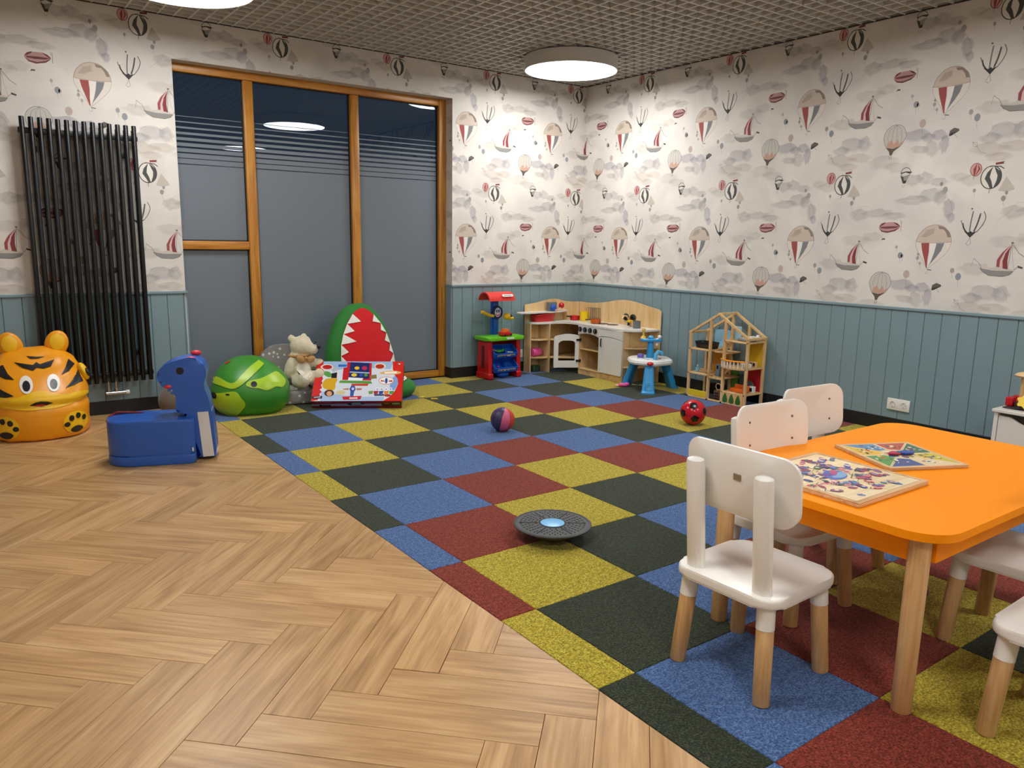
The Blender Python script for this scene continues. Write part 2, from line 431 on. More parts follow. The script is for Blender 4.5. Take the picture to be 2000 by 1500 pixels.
b = B(); b.box(((XL + XR) / 2, YF - .1, TOPZ / 2), (XR - XL + .4, .2, TOPZ)); struct('wall_front', b, m_wall)

# wainscot boards (one mesh shared), cap trims, baseboards
m_blue = mat('panel_paint', '7d949a', rough=.5, var=.03, vscale=3)
m_black = mat('baseboard_black', '17181b', rough=.45)
PITCH = .1155
def board_mesh(wd):
    b = B(); g = .0035
    pts = [(-wd / 2, 0), (-wd / 2, .007), (-wd / 2 + g, .012), (wd / 2 - g, .012), (wd / 2, .007), (wd / 2, 0)]
    b.prism(pts, .098, CAP - .020); return b.mesh('wainscot_board', 0)
_bm = board_mesh(PITCH - .0006)
def boards(wall, p0, p1, rot, grooves0, fixed, axis):
    k = math.floor((p0 - grooves0) / PITCH); a = grooves0 + k * PITCH
    while a < p1 - .004:
        lo, hi = max(a, p0), min(a + PITCH, p1)
        if hi - lo > .006:
            me = _bm if hi - lo > PITCH - 1e-4 else board_mesh(hi - lo - .0006)
            c = (lo + hi) / 2
            link('wainscot_board', me, m_blue, wall, (c, fixed, 0) if axis == 0 else (fixed, c, 0), (0, 0, rot))
        a += PITCH
boards(wall_back, XL, OX0 - .006, PI, -.302, YB, 0)
boards(wall_back, OX1, XR - .012, PI, 2.306, YB, 0)
boards(wall_right, YF, YB - .012, PI / 2, -.2215, XR, 1)
for side, x, r in ((1, OX1, PI / 2), (-1, OX0, -PI / 2)):          # boards inside the window reveal
    link('wainscot_board', board_mesh(.100), m_blue, wall_back, (x, YB + .052, 0), (0, 0, r))
def capm(x0, x1, y0, y1): 
    b = B(); b.box(((x0 + x1) / 2, (y0 + y1) / 2, CAP - .010), (abs(x1 - x0), abs(y1 - y0), .020), r=.004); return b
struct('trim_1', capm(XL, OX0 + .012, YB - .022, YB), m_blue); struct('trim_2', capm(OX1 - .016, XR, YB - .022, YB), m_blue)
struct('trim_3', capm(XR - .022, XR, YF, YB - .022), m_blue); struct('trim_4', capm(OX1 - .016, OX1, YB, RY), m_blue); struct('trim_5', capm(OX0, OX0 + .012, YB, RY), m_blue)
def bb_(x0, x1, y0, y1, h=.100):
    b = B(); b.box(((x0 + x1) / 2, (y0 + y1) / 2, h / 2), (abs(x1 - x0), abs(y1 - y0), h), r=.003, seg=1); return b
b = bb_(XL, OX0 + .016, YB - .016, YB); b.box(((OX1 - .016 + XR) / 2, YB - .008, .05), (XR - OX1 + .016, .016, .1)); b.box((OX1 - .008, (YB + RY) / 2, .05), (.016, RY - YB, .1)); b.box((OX0 + .008, (YB + RY) / 2, .05), (.016, RY - YB, .1))
struct('baseboard_back', b, m_black)
struct('baseboard_right', bb_(XR - .016, XR, YF, YB - .016), m_black)

# ---- wallpaper print
S = .0006
def PT(anchor, pts, sc=S): return [((x - anchor[0]) * sc, (anchor[1] - y) * sc) for x, y in pts]
def motifs():
    """list of (outline [(s,z)], colours per vertex (r,g,b,a)) for one repeat; origin = centre of the black balloon"""
    P = []; st = {'o': None, 'n': 0, 'w': 0}
    def lay(o):                                            # print layers: washes first, then the shapes of each motif in order
        if st['o'] != o: st['o'] = o; st['n'] = 0
        st['n'] += 1; return 40 + st['n']
    def add(ly, pl): P.append((ly, pl))
    def poly(o, pts, c, a=1.0): add(lay(o), [(o[0] + p[0], o[1] + p[1], *lin(c), a) for p in pts])
    def line(o, pts, wd, c, a=1.0, closed=False):
        q = Print(); q.line([Vector(p) for p in pts], wd, c, a, closed)
        ly = lay(o)
        for pl in q.polys: add(ly, [(o[0] + p[0], o[1] + p[1], *p[2:]) for p in pl])
    def wash(o, blobs, c, a, seed):
        """soft watercolour wash: overlapping uneven patches fading out at the rim, a firmer edge on top"""
        rnd = random.Random(seed); l = lin(c); a *= .74
        for bx, bz, rx, rz in blobs:
            st['w'] += 1; n = 18; k = [1 + rnd.uniform(-.16, .16) for _ in range(n)]
            ring = lambda f, al, up: [(o[0] + bx + rx * f * k[i] * math.cos(2 * PI * i / n), o[1] + bz + rz * f * k[i] * math.sin(2 * PI * i / n), *l, al * (1.0 if not up else max(0, .25 + .75 * math.sin(2 * PI * i / n)))) for i in range(n)]
            cc = (o[0] + bx, o[1] + bz, *l, a * .55); r1, r2, r3 = ring(.55, a * .7, 0), ring(.92, a * .8, 1), ring(1.04, 0, 0)
            for i in range(n):
                q = (i + 1) % n; add(st['w'], [cc, r1[i], r1[q]]); add(st['w'], [r1[i], r2[i], r2[q], r1[q]]); add(st['w'], [r2[i], r3[i], r3[q], r2[q]])
    def rim(o, pts, c, a):
        T = [tuple(v) for v in smoothcurve(pts, 4)]; rnd = random.Random(len(pts)); T = [(p[0] + rnd.uniform(-.002, .002), p[1] + rnd.uniform(-.003, .003)) for p in T]; line(o, T, .0016, c, a)
    # clouds (watercolour washes)
    wash((1.08, .255), [(-.02, .005, .10, .055), (.075, .0, .06, .06), (-.10, -.03, .07, .035)], 'a5a1ad', .42, 1); rim((1.08, .255), [(-.12, -.02), (-.09, .035), (-.03, .062), (.02, .05), (.03, .035), (.045, .055), (.09, .03), (.12, -.04)], '8c8790', .35)
    wash((1.04, .155), [(-.06, .0, .12, .045), (.09, .01, .10, .04), (.0, -.05, .08, .03)], 'c6b4a4', .34, 2)
    wash((.60, .265), [(-.09, .02, .10, .045), (-.01, .0, .05, .03), (.06, .01, .06, .035), (.10, -.06, .035, .06)], '9792aa', .50, 3); wash((.575, .19), [(-.03, .0, .07, .03), (.045, -.005, .055, .055)], 'b8b3ae', .40, 4)
    rim((.60, .25), [(-.05, -.05), (-.02, -.03), (.02, .0), (.06, -.01), (.07, -.06), (.055, -.10)], '9c968f', .3)
    wash((.66, -.125), [(-.13, -.02, .12, .035), (-.01, .01, .10, .05), (.05, -.01, .05, .05)], 'a9a4ad', .40, 5); rim((.66, -.12), [(-.24, -.02), (-.17, -.005), (-.1, -.01), (-.06, .035), (.0, .055), (.04, .05), (.07, .015)], '8b8688', .32)
    wash((.775, -.205), [(.0, .0, .04, .07), (.02, -.06, .03, .035)], 'a09cb0', .50, 6); rim((.765, -.2), [(-.03, .06), (-.01, .075), (.02, .04), (.035, -.02), (.045, -.06)], '8b8794', .3)
    wash((.23, -.225), [(-.08, -.01, .08, .05), (.06, .0, .12, .035), (.18, -.02, .09, .03)], 'b0aaa6', .40, 7); rim((.23, -.2), [(-.17, -.09), (-.1, -.03), (-.07, .02), (-.03, .03), (.02, .005)], '9a938d', .3)
    wash((.57, -.01), [(-.05, .0, .07, .045), (.03, .01, .06, .045), (.12, -.02, .07, .03)], 'aaa5ac', .40, 8)
    wash((.03, .42), [(-.06, -.01, .12, .045), (.08, -.02, .09, .035)], 'bbb4ad', .30, 9); wash((.30, .12), [(.0, .0, .13, .05), (.1, -.04, .1, .04)], 'c3bab2', .28, 10); wash((.9, -.03), [(.0, .0, .10, .04), (-.08, .03, .07, .03)], 'c6bcb2', .28, 11); wash((.15, -.42), [(.0, .0, .12, .05), (.12, .03, .08, .04)], 'beb5ae', .26, 12)
    poly((1.112, -.062), [(-.05, -.035), (-.01, .05), (.035, -.01), (.045, -.03), (.0, -.045)], 'c8bba9', .35)
    # globe balloon
    A = (1000, 789); o = (.694, -.415)
    body = [tuple(v) for v in smoothcurve([(820, 790), (825, 850), (862, 920), (920, 1000), (965, 1080), (990, 1080), (1080, 1000), (1150, 930), (1195, 860), (1207, 790)], 3)]
    poly(o, PT(A, body), 'ddd5ca', .8); line(o, PT(A, body), .0022, 'a59a90', .8)
    dome = [tuple(v) for v in smoothcurve([(820, 790), (850, 705), (925, 630), (1010, 605), (1100, 622), (1180, 695), (1207, 790)], 4)]
    poly(o, PT(A, dome + [(1100, 800), (1000, 806), (900, 800)]), 'c8b8a8'); line(o, PT(A, dome), .0028, '85776c'); line(o, PT(A, [(820, 790), (900, 800), (1000, 806), (1100, 800), (1207, 790)]), .0028, '8c7d72')
    poly(o, PT(A, [(1045, 615), (1060, 650), (1110, 655), (1140, 690), (1160, 740), (1195, 740), (1170, 680), (1120, 630)]), '9c8a7e', .7)
    poly(o, PT(A, [(870, 740), (930, 660), (1010, 640), (1010, 700), (930, 740)]), 'c9bbac', .5)
    poly(o, PT(A, [(880, 805), (970, 806), (976, 900), (970, 1000), (974, 1085), (962, 1075), (930, 980), (896, 880)]), '9c4a48')
    poly(o, PT(A, [(975, 806), (1050, 806), (1035, 900), (1008, 1000), (978, 1080), (975, 1000), (980, 900)]), 'e6e0d8')
    poly(o, PT(A, [(1050, 808), (1135, 803), (1112, 880), (1062, 960), (1002, 1040), (978, 1085), (1012, 1000), (1037, 900)]), '7c7d80')
    line(o, PT(A, [(978, 1098), (1022, 1106)]), .005, '4a4442'); line(o, PT(A, [(955, 1125), (965, 1145), (985, 1140), (985, 1100)]), .002, 'a09488', .8)
    # airship
    A = (528, 628); o = (.387, -.312)
    poly(o, PT(A, [tuple(v) for v in smoothcurve([(402, 640), (432, 596), (490, 584), (570, 582), (625, 600), (658, 630), (610, 676), (510, 700), (440, 686)], 3, True)]), 'b98f8b')
    for pts in ([(405, 636), (432, 596), (480, 580), (470, 600), (440, 618)], [(570, 578), (625, 596), (658, 630), (620, 618), (590, 596)], [(420, 634), (520, 628), (655, 628), (600, 650), (500, 656), (425, 650)], [(408, 652), (450, 678), (520, 686), (600, 664), (655, 634), (605, 682), (510, 704), (440, 690)]):
        poly(o, PT(A, pts), '6e3b3c')
    line(o, PT(A, [(655, 560), (660, 600)]), .003, 'aaa096', .7); line(o, PT(A, [(672, 570), (668, 680)]), .003, 'aaa096', .6)
    poly(o, PT(A, [(445, 790), (460, 765), (495, 768), (490, 785), (470, 782)]), '5a524e')
    # tulip balloon
    A = (1428, 667); o = (.935, -.325)
    for pts, wd, c, al in (([(1330, 620), (1345, 670), (1375, 710)], .009, '6e6d6a', .8), ([(1424, 495), (1412, 600), (1408, 710)], .008, '8f8e8a', .8), ([(1500, 520), (1480, 620), (1452, 705)], .010, '7d7c78', .8), ([(1532, 498), (1556, 560), (1530, 640), (1480, 710)], .005, '77756f', .9), ([(1310, 590), (1330, 640)], .006, 'a5a29c', .8)):
        line(o, PT(A, [tuple(v) for v in smoothcurve(pts, 4)]), wd, c, al)
    poly(o, PT(A, [(1350, 700), (1400, 716), (1420, 700), (1440, 716), (1485, 700), (1420, 772)]), '353230')
    line(o, PT(A, [(1420, 772), (1385, 840), (1410, 855), (1435, 835), (1420, 772)]), .0028, '9a928a'); poly(o, PT(A, oval(1408, 466, 10, 10, 8)), '6a6560')
    # sailing ship
    A = (1805, 1000); o = (.140, -.525)
    poly(o, PT(A, [(1560, 1068), (1700, 1096), (1905, 1098), (1895, 1112), (1700, 1112), (1575, 1092)]), 'c9c0b4'); poly(o, PT(A, [(1572, 1092), (1700, 1112), (1900, 1112), (1870, 1150), (1800, 1172), (1670, 1166), (1610, 1132)]), '8d8a86')
    line(o, PT(A, [(1572, 1092), (1610, 1132), (1670, 1166), (1800, 1172), (1870, 1150), (1900, 1112)]), .0028, '5d5a57')
    poly(o, PT(A, [(1852, 840), (1760, 935), (1728, 1000), (1735, 1072), (1840, 1092), (1830, 1000), (1840, 920)]), 'd8b9b2')
    poly(o, PT(A, [(1850, 842), (1775, 920), (1732, 1000), (1733, 1070), (1762, 1076), (1764, 1000), (1795, 920)]), '93484a'); poly(o, PT(A, [(1852, 850), (1805, 930), (1786, 1010), (1796, 1086), (1842, 1094), (1832, 1000), (1838, 920)]), '84363a')
    line(o, PT(A, [(1858, 830), (1842, 1094)]), .0026, '6d655f'); line(o, PT(A, [(1500, 990), (1560, 1040), (1590, 1094)]), .0028, '7a736c'); line(o, PT(A, [(1868, 842), (1900, 880), (1930, 925), (1990, 965)]), .004, '99928a', .8)
    line(o, PT(A, [(1862, 842), (1875, 960), (1905, 1096)]), .0016, 'a69e94', .8); line(o, PT(A, [(1905, 1100), (1942, 1060)]), .0024, '6d655f'); poly(o, PT(A, [(1935, 1052), (1985, 1068), (1982, 1086), (1938, 1074)]), '4a4542'); line(o, PT(A, [(1500, 990), (1485, 1075)]), .002, 'a39b92', .7); poly(o, PT(A, oval(1860, 822, 14, 10, 8)), '7a6a62')
    # harlequin balloon
    A = (433, 1233); o = (.365, -.71)
    out = [tuple(v) for v in smoothcurve([(296, 1240), (312, 1170), (370, 1112), (440, 1100), (520, 1130), (560, 1220), (548, 1262), (505, 1335), (425, 1392), (410, 1430), (386, 1430), (376, 1392), (335, 1345), (310, 1290)], 3, True)]
    poly(o, PT(A, out), 'c6c1b8'); line(o, PT(A, out), .0028, '77716b', 1, True)
    for x0, x1 in ((340, 370), (395, 410), (450, 455), (510, 495)): line(o, PT(A, [(440, 1102), ((440 + x0) / 2 + (x0 - 440) * .25, 1150), (x0, 1240), (x1, 1330)]), .0022, '86807a', .9)
    poly(o, PT(A, [(335, 1342), (345, 1300), (392, 1262), (420, 1312), (470, 1262), (482, 1312), (535, 1282), (505, 1336), (420, 1360)]), 'c29a86')
    poly(o, PT(A, [(335, 1345), (420, 1362), (505, 1336), (428, 1392), (410, 1432), (386, 1432), (374, 1392)]), '5e5147'); line(o, PT(A, [(384, 1440), (382, 1472), (406, 1472), (408, 1440)]), .003, '8d857c')
    # black balloon with pennant, and its small red companion
    A = (1655, 1361); o = (0, 0)
    poly(o, PT(A, oval(1655, 1383, 100, 118, 20)), 'e2dcd2', .8); line(o, PT(A, oval(1655, 1383, 100, 116, 28)), .0055, '403c39', 1, True)
    poly(o, PT(A, [(1666, 1270), (1612, 1335), (1594, 1395), (1632, 1450), (1658, 1500), (1684, 1495), (1664, 1425), (1642, 1380), (1650, 1325)]), '4c4a48'); poly(o, PT(A, [(1674, 1270), (1738, 1325), (1757, 1388), (1732, 1455), (1684, 1500), (1712, 1420), (1716, 1368), (1690, 1310)]), '4c4a48')
    line(o, PT(A, [(1658, 1500), (1650, 1545)]), .003, '55504c'); line(o, PT(A, [(1672, 1270), (1735, 1275), (1770, 1300)]), .006, '55504c', .8); line(o, PT(A, [(1600, 1280), (1672, 1268)]), .004, '77716b', .8)
    poly(o, PT(A, [(1684, 1258), (1684, 1236), (1770, 1226), (1758, 1242), (1772, 1250)]), '7d3433')
    poly(o, PT(A, oval(1497, 1295, 56, 66, 16)), 'cf9e98'); line(o, PT(A, oval(1497, 1295, 56, 66, 18)), .004, '8b4b48', 1, True)
    poly(o, PT(A, [(1500, 1232), (1470, 1290), (1480, 1360), (1490, 1360), (1500, 1300)]), '8f4442'); poly(o, PT(A, [(1508, 1232), (1540, 1290), (1510, 1340), (1492, 1362), (1520, 1290)]), '8f4442'); line(o, PT(A, [(1485, 1360), (1480, 1395)]), .0025, '77605c')
    # little striped balloon
    A = (711, 1344); o = (.462, .035)
    line(o, PT(A, oval(715, 1322, 55, 55, 18)), .004, '5c5854', 1, True); poly(o, PT(A, [(648, 1318), (668, 1336), (712, 1320), (756, 1336), (790, 1322), (770, 1312), (712, 1308), (660, 1322)]), '4a4643')
    poly(o, PT(A, [(650, 1350), (690, 1362), (735, 1352), (768, 1340), (742, 1392), (726, 1440), (690, 1440), (672, 1398)]), '9a948c'); poly(o, PT(A, [(660, 1360), (690, 1368), (700, 1400), (690, 1438), (676, 1400)]), '45413e'); poly(o, PT(A, [(690, 1412), (728, 1408), (724, 1442), (692, 1442)]), '383432'); line(o, PT(A, [(690, 1455), (688, 1480), (712, 1480), (714, 1455)]), .0022, 'a59d94')
    # umbrella, kite, loose toy balloons
    o = (.753, .286)
    poly(o, [(-.03, -.02), (-.026, .012), (.0, .028), (.03, .018), (.034, .006), (.008, -.004)], '605a55'); poly(o, [(-.03, -.024), (-.02, -.004), (.03, .004), (.012, -.006), (-.012, -.02)], '33302e'); line(o, [(0, -.005), (.024, -.035)], .002, '77706a')
    o = (.891, .193); line(o, [(-.015, .02), (.012, .014), (.018, -.012), (-.008, -.006), (-.015, .02), (.018, -.012), (.03, -.035), (.05, -.05), (.07, -.056)], .002, '8c827a')
    for x, z, r, c, al in ((.485, .491, .020, '8d8d90', .85), (.454, .548, .011, 'a9a6a3', .8), (.887, .362, .022, '8e9096', .85), (.845, .4, .016, 'b3aca4', .7), (.543, .363, .026, 'cbb6a8', .6), (.608, .476, .012, '9d9a98', .8), (.627, .441, .010, 'a5a19e', .8), (.74, -.079, .020, 'a19d98', .85), (.712, -.039, .012, '8f8b88', .8), (.087, -.145, .016, '96938f', .85), (.101, -.112, .011, '9a9794', .8), (-.09, -.09, .011, '9d9995', .8), (.5, -.515, .012, 'aaa6a2', .8), (.61, -.5, .009, 'aaa6a2', .7)):
        poly((x, z), oval(0, 0, r * .85, r * 1.1, 12), c, al); line((x, z), [(0, -r * 1.1), (.002, -r * 2.2), (.006, -r * 3)], .0013, '9a928a', .7)
    return P
MOT = motifs()
m_print = printmat('wallpaper_ink', .7, False); m_wash = printmat('wallpaper_wash', .7, True)
def stamp(name, rects, s_phase, s_min, s_max, to3d, parent, label):
    vs, fs, cols, mi = [], [], [], []
    k0 = math.floor((s_min - s_phase) / 1.0125) - 1; k1 = math.ceil((s_max - s_phase) / 1.0125) + 1
    for k in range(k0, k1 + 1):
        for r in range(-1, 2):
            ox, oz = s_phase + k * 1.0125, 1.756 + r * 1.002
            for idx, pl in MOT:
                pp = [(p[0] + ox, p[1] + oz, *p[2:]) for p in pl]
                for (x0, x1, z0, z1) in rects:
                    q = clip_rect(pp, x0, x1, z0, z1)
                    if len(q) < 3: continue
                    i0 = len(vs)
                    for p in q: vs.append(to3d(p[0], p[1], .0002 + idx * .00001)); cols.append(p[2:6])
                    fs.append(tuple(range(i0, i0 + len(q)))); mi.append(1 if min(p[5] for p in pl) < .78 else 0)
    me = bpy.data.meshes.new(name); me.from_pydata(vs, [], fs); me.materials.append(m_print); me.materials.append(m_wash); me.polygons.foreach_set('material_index', mi)
    ca = me.color_attributes.new('Col', 'FLOAT_COLOR', 'POINT')
    buf = [v for c in cols for v in c]; ca.data.foreach_set('color', buf)
    o = link(name, me, None, parent); o['kind'] = 'stuff'; o['label'] = label
Zt = H + .03
stamp('wallpaper_print', [(-2.4, OX0, CAP, Zt), (OX1, XR, CAP, Zt), (OX0, OX1, OZ1, Zt)], .637, -2.4, XR, lambda s, z, d: (s, YB - d, z), wall_back, 'printed balloons, airships, sailing ships and clouds')
stamp('wallpaper_print', [(-YB, 3.0, CAP, Zt)], .209, -YB, 3.0, lambda s, z, d: (XR - d, -s, z), wall_right, 'printed balloons, airships, sailing ships and clouds')
stamp('wallpaper_print', [(YB, RY, CAP, OZ1)], 2.5, YB, RY, lambda s, z, d: (OX1 - d, s, z), wall_back, 'printed paper inside the window reveal')

# ---- ceiling: open square lattice below a dim void
m_void = mat('ceiling_void', '3e3a36', rough=.9); m_blade = mat('lattice_white', 'd6d3cc', rough=.5, var=.02)
b = B(); b.box(((XL + XR) / 2, (YF + YB) / 2, TOPZ - .05), (XR - XL + .3, YB - YF + .3, .1)); ceiling = struct('ceiling', b, m_void); ceiling['label'] = 'open-cell lattice ceiling in pale metal under a dim void'
CELL = .1037
def blade(ln):
    b = B(); b.box((0, 0, .021), (ln, .0125, .042)); return b.mesh('lattice_blade', 0)
bx_, by_ = blade(XR - XL), blade(YB - YF)
y = .376 - CELL * 60
while y < YB - .012:
    if y > YF: link('lattice_blade', bx_, m_blade, ceiling, ((XL + XR) / 2, y, H))
    y += CELL
x = 2.350 - CELL * 70
while x < XR - .012:
    if x > XL: link('lattice_blade', by_, m_blade, ceiling, (x, (YF + YB) / 2, H + .0008), (0, 0, PI / 2))
    x += CELL
m_edge = mat('lattice_edge', '3a332c', rough=.6)
b = B(); b.box(((XL + XR) / 2, YB - .005, H + .002), (XR - XL, .010, .008)); b.box((XR - .005, (YF + YB) / 2, H + .002), (.010, YB - YF, .008)); struct('trim_6', b, m_edge)

# ---- window
m_frame = wood('window_oak', '9a5f1c', 'c08030', 'd49844', axis=2, rough=.35, perobj=False, grain=.8)
m_frame_h = wood('window_oak_rail', '9a5f1c', 'c08030', 'd49844', axis=0, rough=.35, perobj=False, grain=.8)
def glassmat():
    m, nt, b = nodes('window_glass'); L = nt.links
    out = nt.nodes['Material Output']
    fr = N(nt, 'ShaderNodeFresnel'); fr.inputs[0].default_value = 1.55
    gl = N(nt, 'ShaderNodeBsdfGlossy'); gl.inputs['Roughness'].default_value = .0; gl.inputs['Color'].default_value = (.9, .95, 1, 1)
    tr = N(nt, 'ShaderNodeBsdfTransparent'); tr.inputs[0].default_value = (.82, .88, .92, 1)
    mx = N(nt, 'ShaderNodeMixShader'); L.new(fr.outputs[0], mx.inputs[0]); L.new(tr.outputs[0], mx.inputs[1]); L.new(gl.outputs[0], mx.inputs[2]); L.new(mx.outputs[0], out.inputs[0])
    return m
m_glass = glassmat()
def frostmat():
    m, nt, b = nodes('frosted_film'); b.inputs['Base Color'].default_value = rgba('6f7882'); b.inputs['Roughness'].default_value = .34; b.inputs['Specular IOR Level'].default_value = .7
    return m
m_frost = frostmat()
win = bpy.data.objects.new('window_1', None); COL.objects.link(win); win['kind'] = 'structure'; win['label'] = 'tall oak-framed window with frosted lower panes and fine stripes, dark night behind'
FY0, FY1 = RY, RY + .075
def fbar(name, x0, x1, z0, z1, m, y0=FY0, y1=FY1):
    b = B(); b.box(((x0 + x1) / 2, (y0 + y1) / 2, (z0 + z1) / 2), (x1 - x0, y1 - y0, z1 - z0), r=.008, seg=2); return part(name, b, m, win)
FB = .006; FX0 = -.216
fbar('frame_post', FX0, FX0 + .070, FB, OZ1, m_frame); fbar('frame_post', OX1 - .075, OX1, FB, OZ1, m_frame)
fbar('mullion', .370, .446, FB + .062, OZ1 - .060, m_frame); fbar('mullion', 1.262, 1.338, FB + .062, OZ1 - .060, m_frame)
fbar('frame_rail', FX0 + .070, OX1 - .075, OZ1 - .060, OZ1, m_frame_h); fbar('frame_rail', FX0 + .070, OX1 - .075, FB, FB + .062, m_frame_h); fbar('frame_rail', FX0 + .070, .370, 1.196, 1.262, m_frame_h)
m_gasket = mat('gasket_black', '101214', rough=.6)
GY = RY + .040
FILM0, FILM1 = 1.835, 2.185
def pane(x0, x1, z0, z1):
    b = B(); b.box(((x0 + x1) / 2, GY + .006, (z0 + z1) / 2), (x1 - x0, .006, z1 - z0)); p = part('pane', b, m_glass, win, 0)
    g = B()
    for a in ((x0, x0 + .010, z0, z1), (x1 - .010, x1, z0, z1), (x0, x1, z0, z0 + .008), (x0, x1, z1 - .008, z1)):
        g.box(((a[0] + a[1]) / 2, GY - .002, (a[2] + a[3]) / 2), (a[1] - a[0], .012, a[3] - a[2]))
    part('gasket', g, m_gasket, p, 0)
    f = B(); top = min(z1, FILM0)
    f.box(((x0 + x1) / 2, GY + .0015, (z0 + top) / 2), (x1 - x0 - .016, .0016, top - z0 - .008)); part('frosted_film', f, m_frost, p, 0)
    if z1 > FILM1:
        n = 9; per = (FILM1 - FILM0) / n
        for k in range(n):
            gap = per * (.10 + .78 * (k / (n - 1)) ** 1.15); zz0 = FILM0 + k * per + gap; zz1 = FILM0 + (k + 1) * per
            s = B(); s.box(((x0 + x1) / 2, GY + .0015, (zz0 + zz1) / 2), (x1 - x0 - .016, .0016, zz1 - zz0)); part('film_stripe', s, m_frost, p, 0)
pane(FX0 + .070, .370, FB + .062, 1.196); pane(FX0 + .070, .370, 1.262, OZ1 - .060); pane(.446, 1.262, FB + .062, OZ1 - .060); pane(1.338, OX1 - .075, FB + .062, OZ1 - .060)

# ---- ceiling lamps
m_housing = mat('lamp_housing', 'd9d6d0', rough=.45, var=.02); m_diff = emit('lamp_diffuser', (251, 251, 250), LAMP_STRENGTH)
def lamp(x, y, r, label):
    t = thing('ceiling_lamp', label, 'ceiling lamp', (x, y, 2.722), 0, 'round white ceiling lamps')
    b = B(); b.lathe([(r - .012, .004), (r - .004, 0), (r, .004), (r, .108), (r - .01, .114), (.02, .114)], 64, cap=False); part('housing', b, m_housing, t)
    b = B(); b.lathe([(.001, .002), (r - .012, .002), (r - .012, .006), (.001, .006)], 64, cap=False); part('diffuser', b, m_diff, t)
lamp(2.83, 1.80, .395, 'large round ceiling lamp above the toy kitchen corner')
lamp(-.33, 1.56, .395, 'round ceiling lamp cut off by the top edge above the radiator side')
lamp(2.20, -.95, .395, 'round ceiling lamp above the orange table, seen mirrored in the window')
lamp(-.80, -1.60, .395, 'round ceiling lamp over the wood floor near the camera')
lamp(-.80, -4.30, .395, 'added fill lamp, unseen behind the camera, brightening the wood floor')  # fill light: guessed fixture, added to brighten the front floor
lamp(2.45, -4.05, .395, 'added fill lamp, unseen behind the camera, brightening the right wall and table')  # unseen extra lamp, added to raise the right wall and table side
t = thing('bar_lamp', 'slim linear ceiling lamp at the far end behind the camera', 'ceiling lamp', (2.26, -4.3, 2.76))
b = B(); b.box((0, 0, .03), (.66, .07, .06), r=.004); part('housing', b, m_housing, t)
b = B(); b.box((0, 0, -.002), (.64, .055, .006)); part('diffuser', b, emit('bar_diffuser', (251, 251, 250), BAR_STRENGTH), t, 0)

# ---- radiator
m_rad = mat('radiator_black', '0b0c0e', rough=.38, spec=.5, var=.02); m_chrome = mat('chrome', 'c9c9c4', rough=.25, metal=1.0)
t = thing('radiator', 'tall black tubular wall radiator left of the window', 'radiator', (-.800, YB, 0))
RZ0, RZ1 = .245, 2.048
bp_ = B(); bp_.cyl((0, 0, RZ0), (0, 0, RZ1), .0155, n=14, rnd=.004); pm = bp_.mesh('pipe')
bq = B(); bq.cyl((0, 0, RZ0 + .03), (0, 0, RZ1 - .03), .0125, n=10); pq = bq.mesh('rear_pipe')
for k in range(14):
    xx = -.334 + k * .0514
    link('pipe', pm, m_rad, t, (xx, -.092, 0)); link('rear_pipe', pq, m_rad, t, (xx, -.050, 0))
for zc in (RZ0 + .055, RZ1 - .085):
    b = B(); b.box((0, -.070, zc), (.716, .026, .036), r=.006); part('collector', b, m_rad, t)
for xx in (-.27, .27):
    for zc in (.45, 1.85):
        b = B(); b.box((xx, -.020, zc), (.03, .038, .04), r=.003); part('bracket', b, m_rad, t)
v = B(); v.cyl((.03, -.08, .165), (.16, -.08, .165), .013, n=14); v.cyl((.05, -.08, .165), (.05, -.08, .255), .010, n=12); v.cyl((.10, -.08, .165), (.10, -.08, .255), .010, n=12); v.cyl((.05, -.08, .185), (.05, -.08, .2), .016, n=6); v.cyl((.10, -.08, .185), (.10, -.08, .2), .016, n=6)
for xx in (.05, .10): v.cyl((xx, -.08, .165), (xx, 0, .165), .008, n=10)
part('valve', v, m_chrome, t, label='nickel valve body'); k_ = B(); k_.cyl((.16, -.08, .165), (.185, -.08, .165), .016, n=16, rnd=.003); part('valve_knob', k_, mat('white_plastic', 'e4e2dc', .4), t, label='white knob')

# ---- sockets
m_wp = mat('socket_white', 'ece9e1', rough=.35, var=.02); m_dk = mat('socket_dark', '5c5852', rough=.6)
def socket(label, n, loc, rz):
    t = thing('wall_socket', label, 'wall socket', loc, rz)
    b = B(); b.box((0, -.006, 0), (.082 * n - .002, .012, .082), r=.004); part('cover_plate', b, m_wp, t)
    for k in range(n):
        cx = (k - (n - 1) / 2) * .078; Mx = Matrix.Translation((cx, -.0125, 0)) @ Matrix.Rotation(PI / 2, 4, 'X')
        b = B(); b.lathe([(.021, .0), (.021, .003), (.019, .003), (.019, -.004), (.001, -.004)], 24, Mx, cap=False); s_ = part('insert', b, mat('socket_insert', 'cfcac0', .4), t)
        b = B()
        for dx in (-.0095, .0095): b.cyl((cx + dx, -.0120, 0), (cx + dx, -.0095, 0), .003, n=8)
        b.box((cx, -.0115, .014), (.006, .003, .005)); b.box((cx, -.0115, -.014), (.006, .003, .005)); part('pin_hole', b, m_dk, s_, 0)
socket('double white wall socket low on the right wall panelling', 2, (XR - .0125, -.806, .201), -PI / 2)
socket('single white wall socket between the toy workbench and toy kitchen', 1, (2.985, YB - .0125, .185), 0)
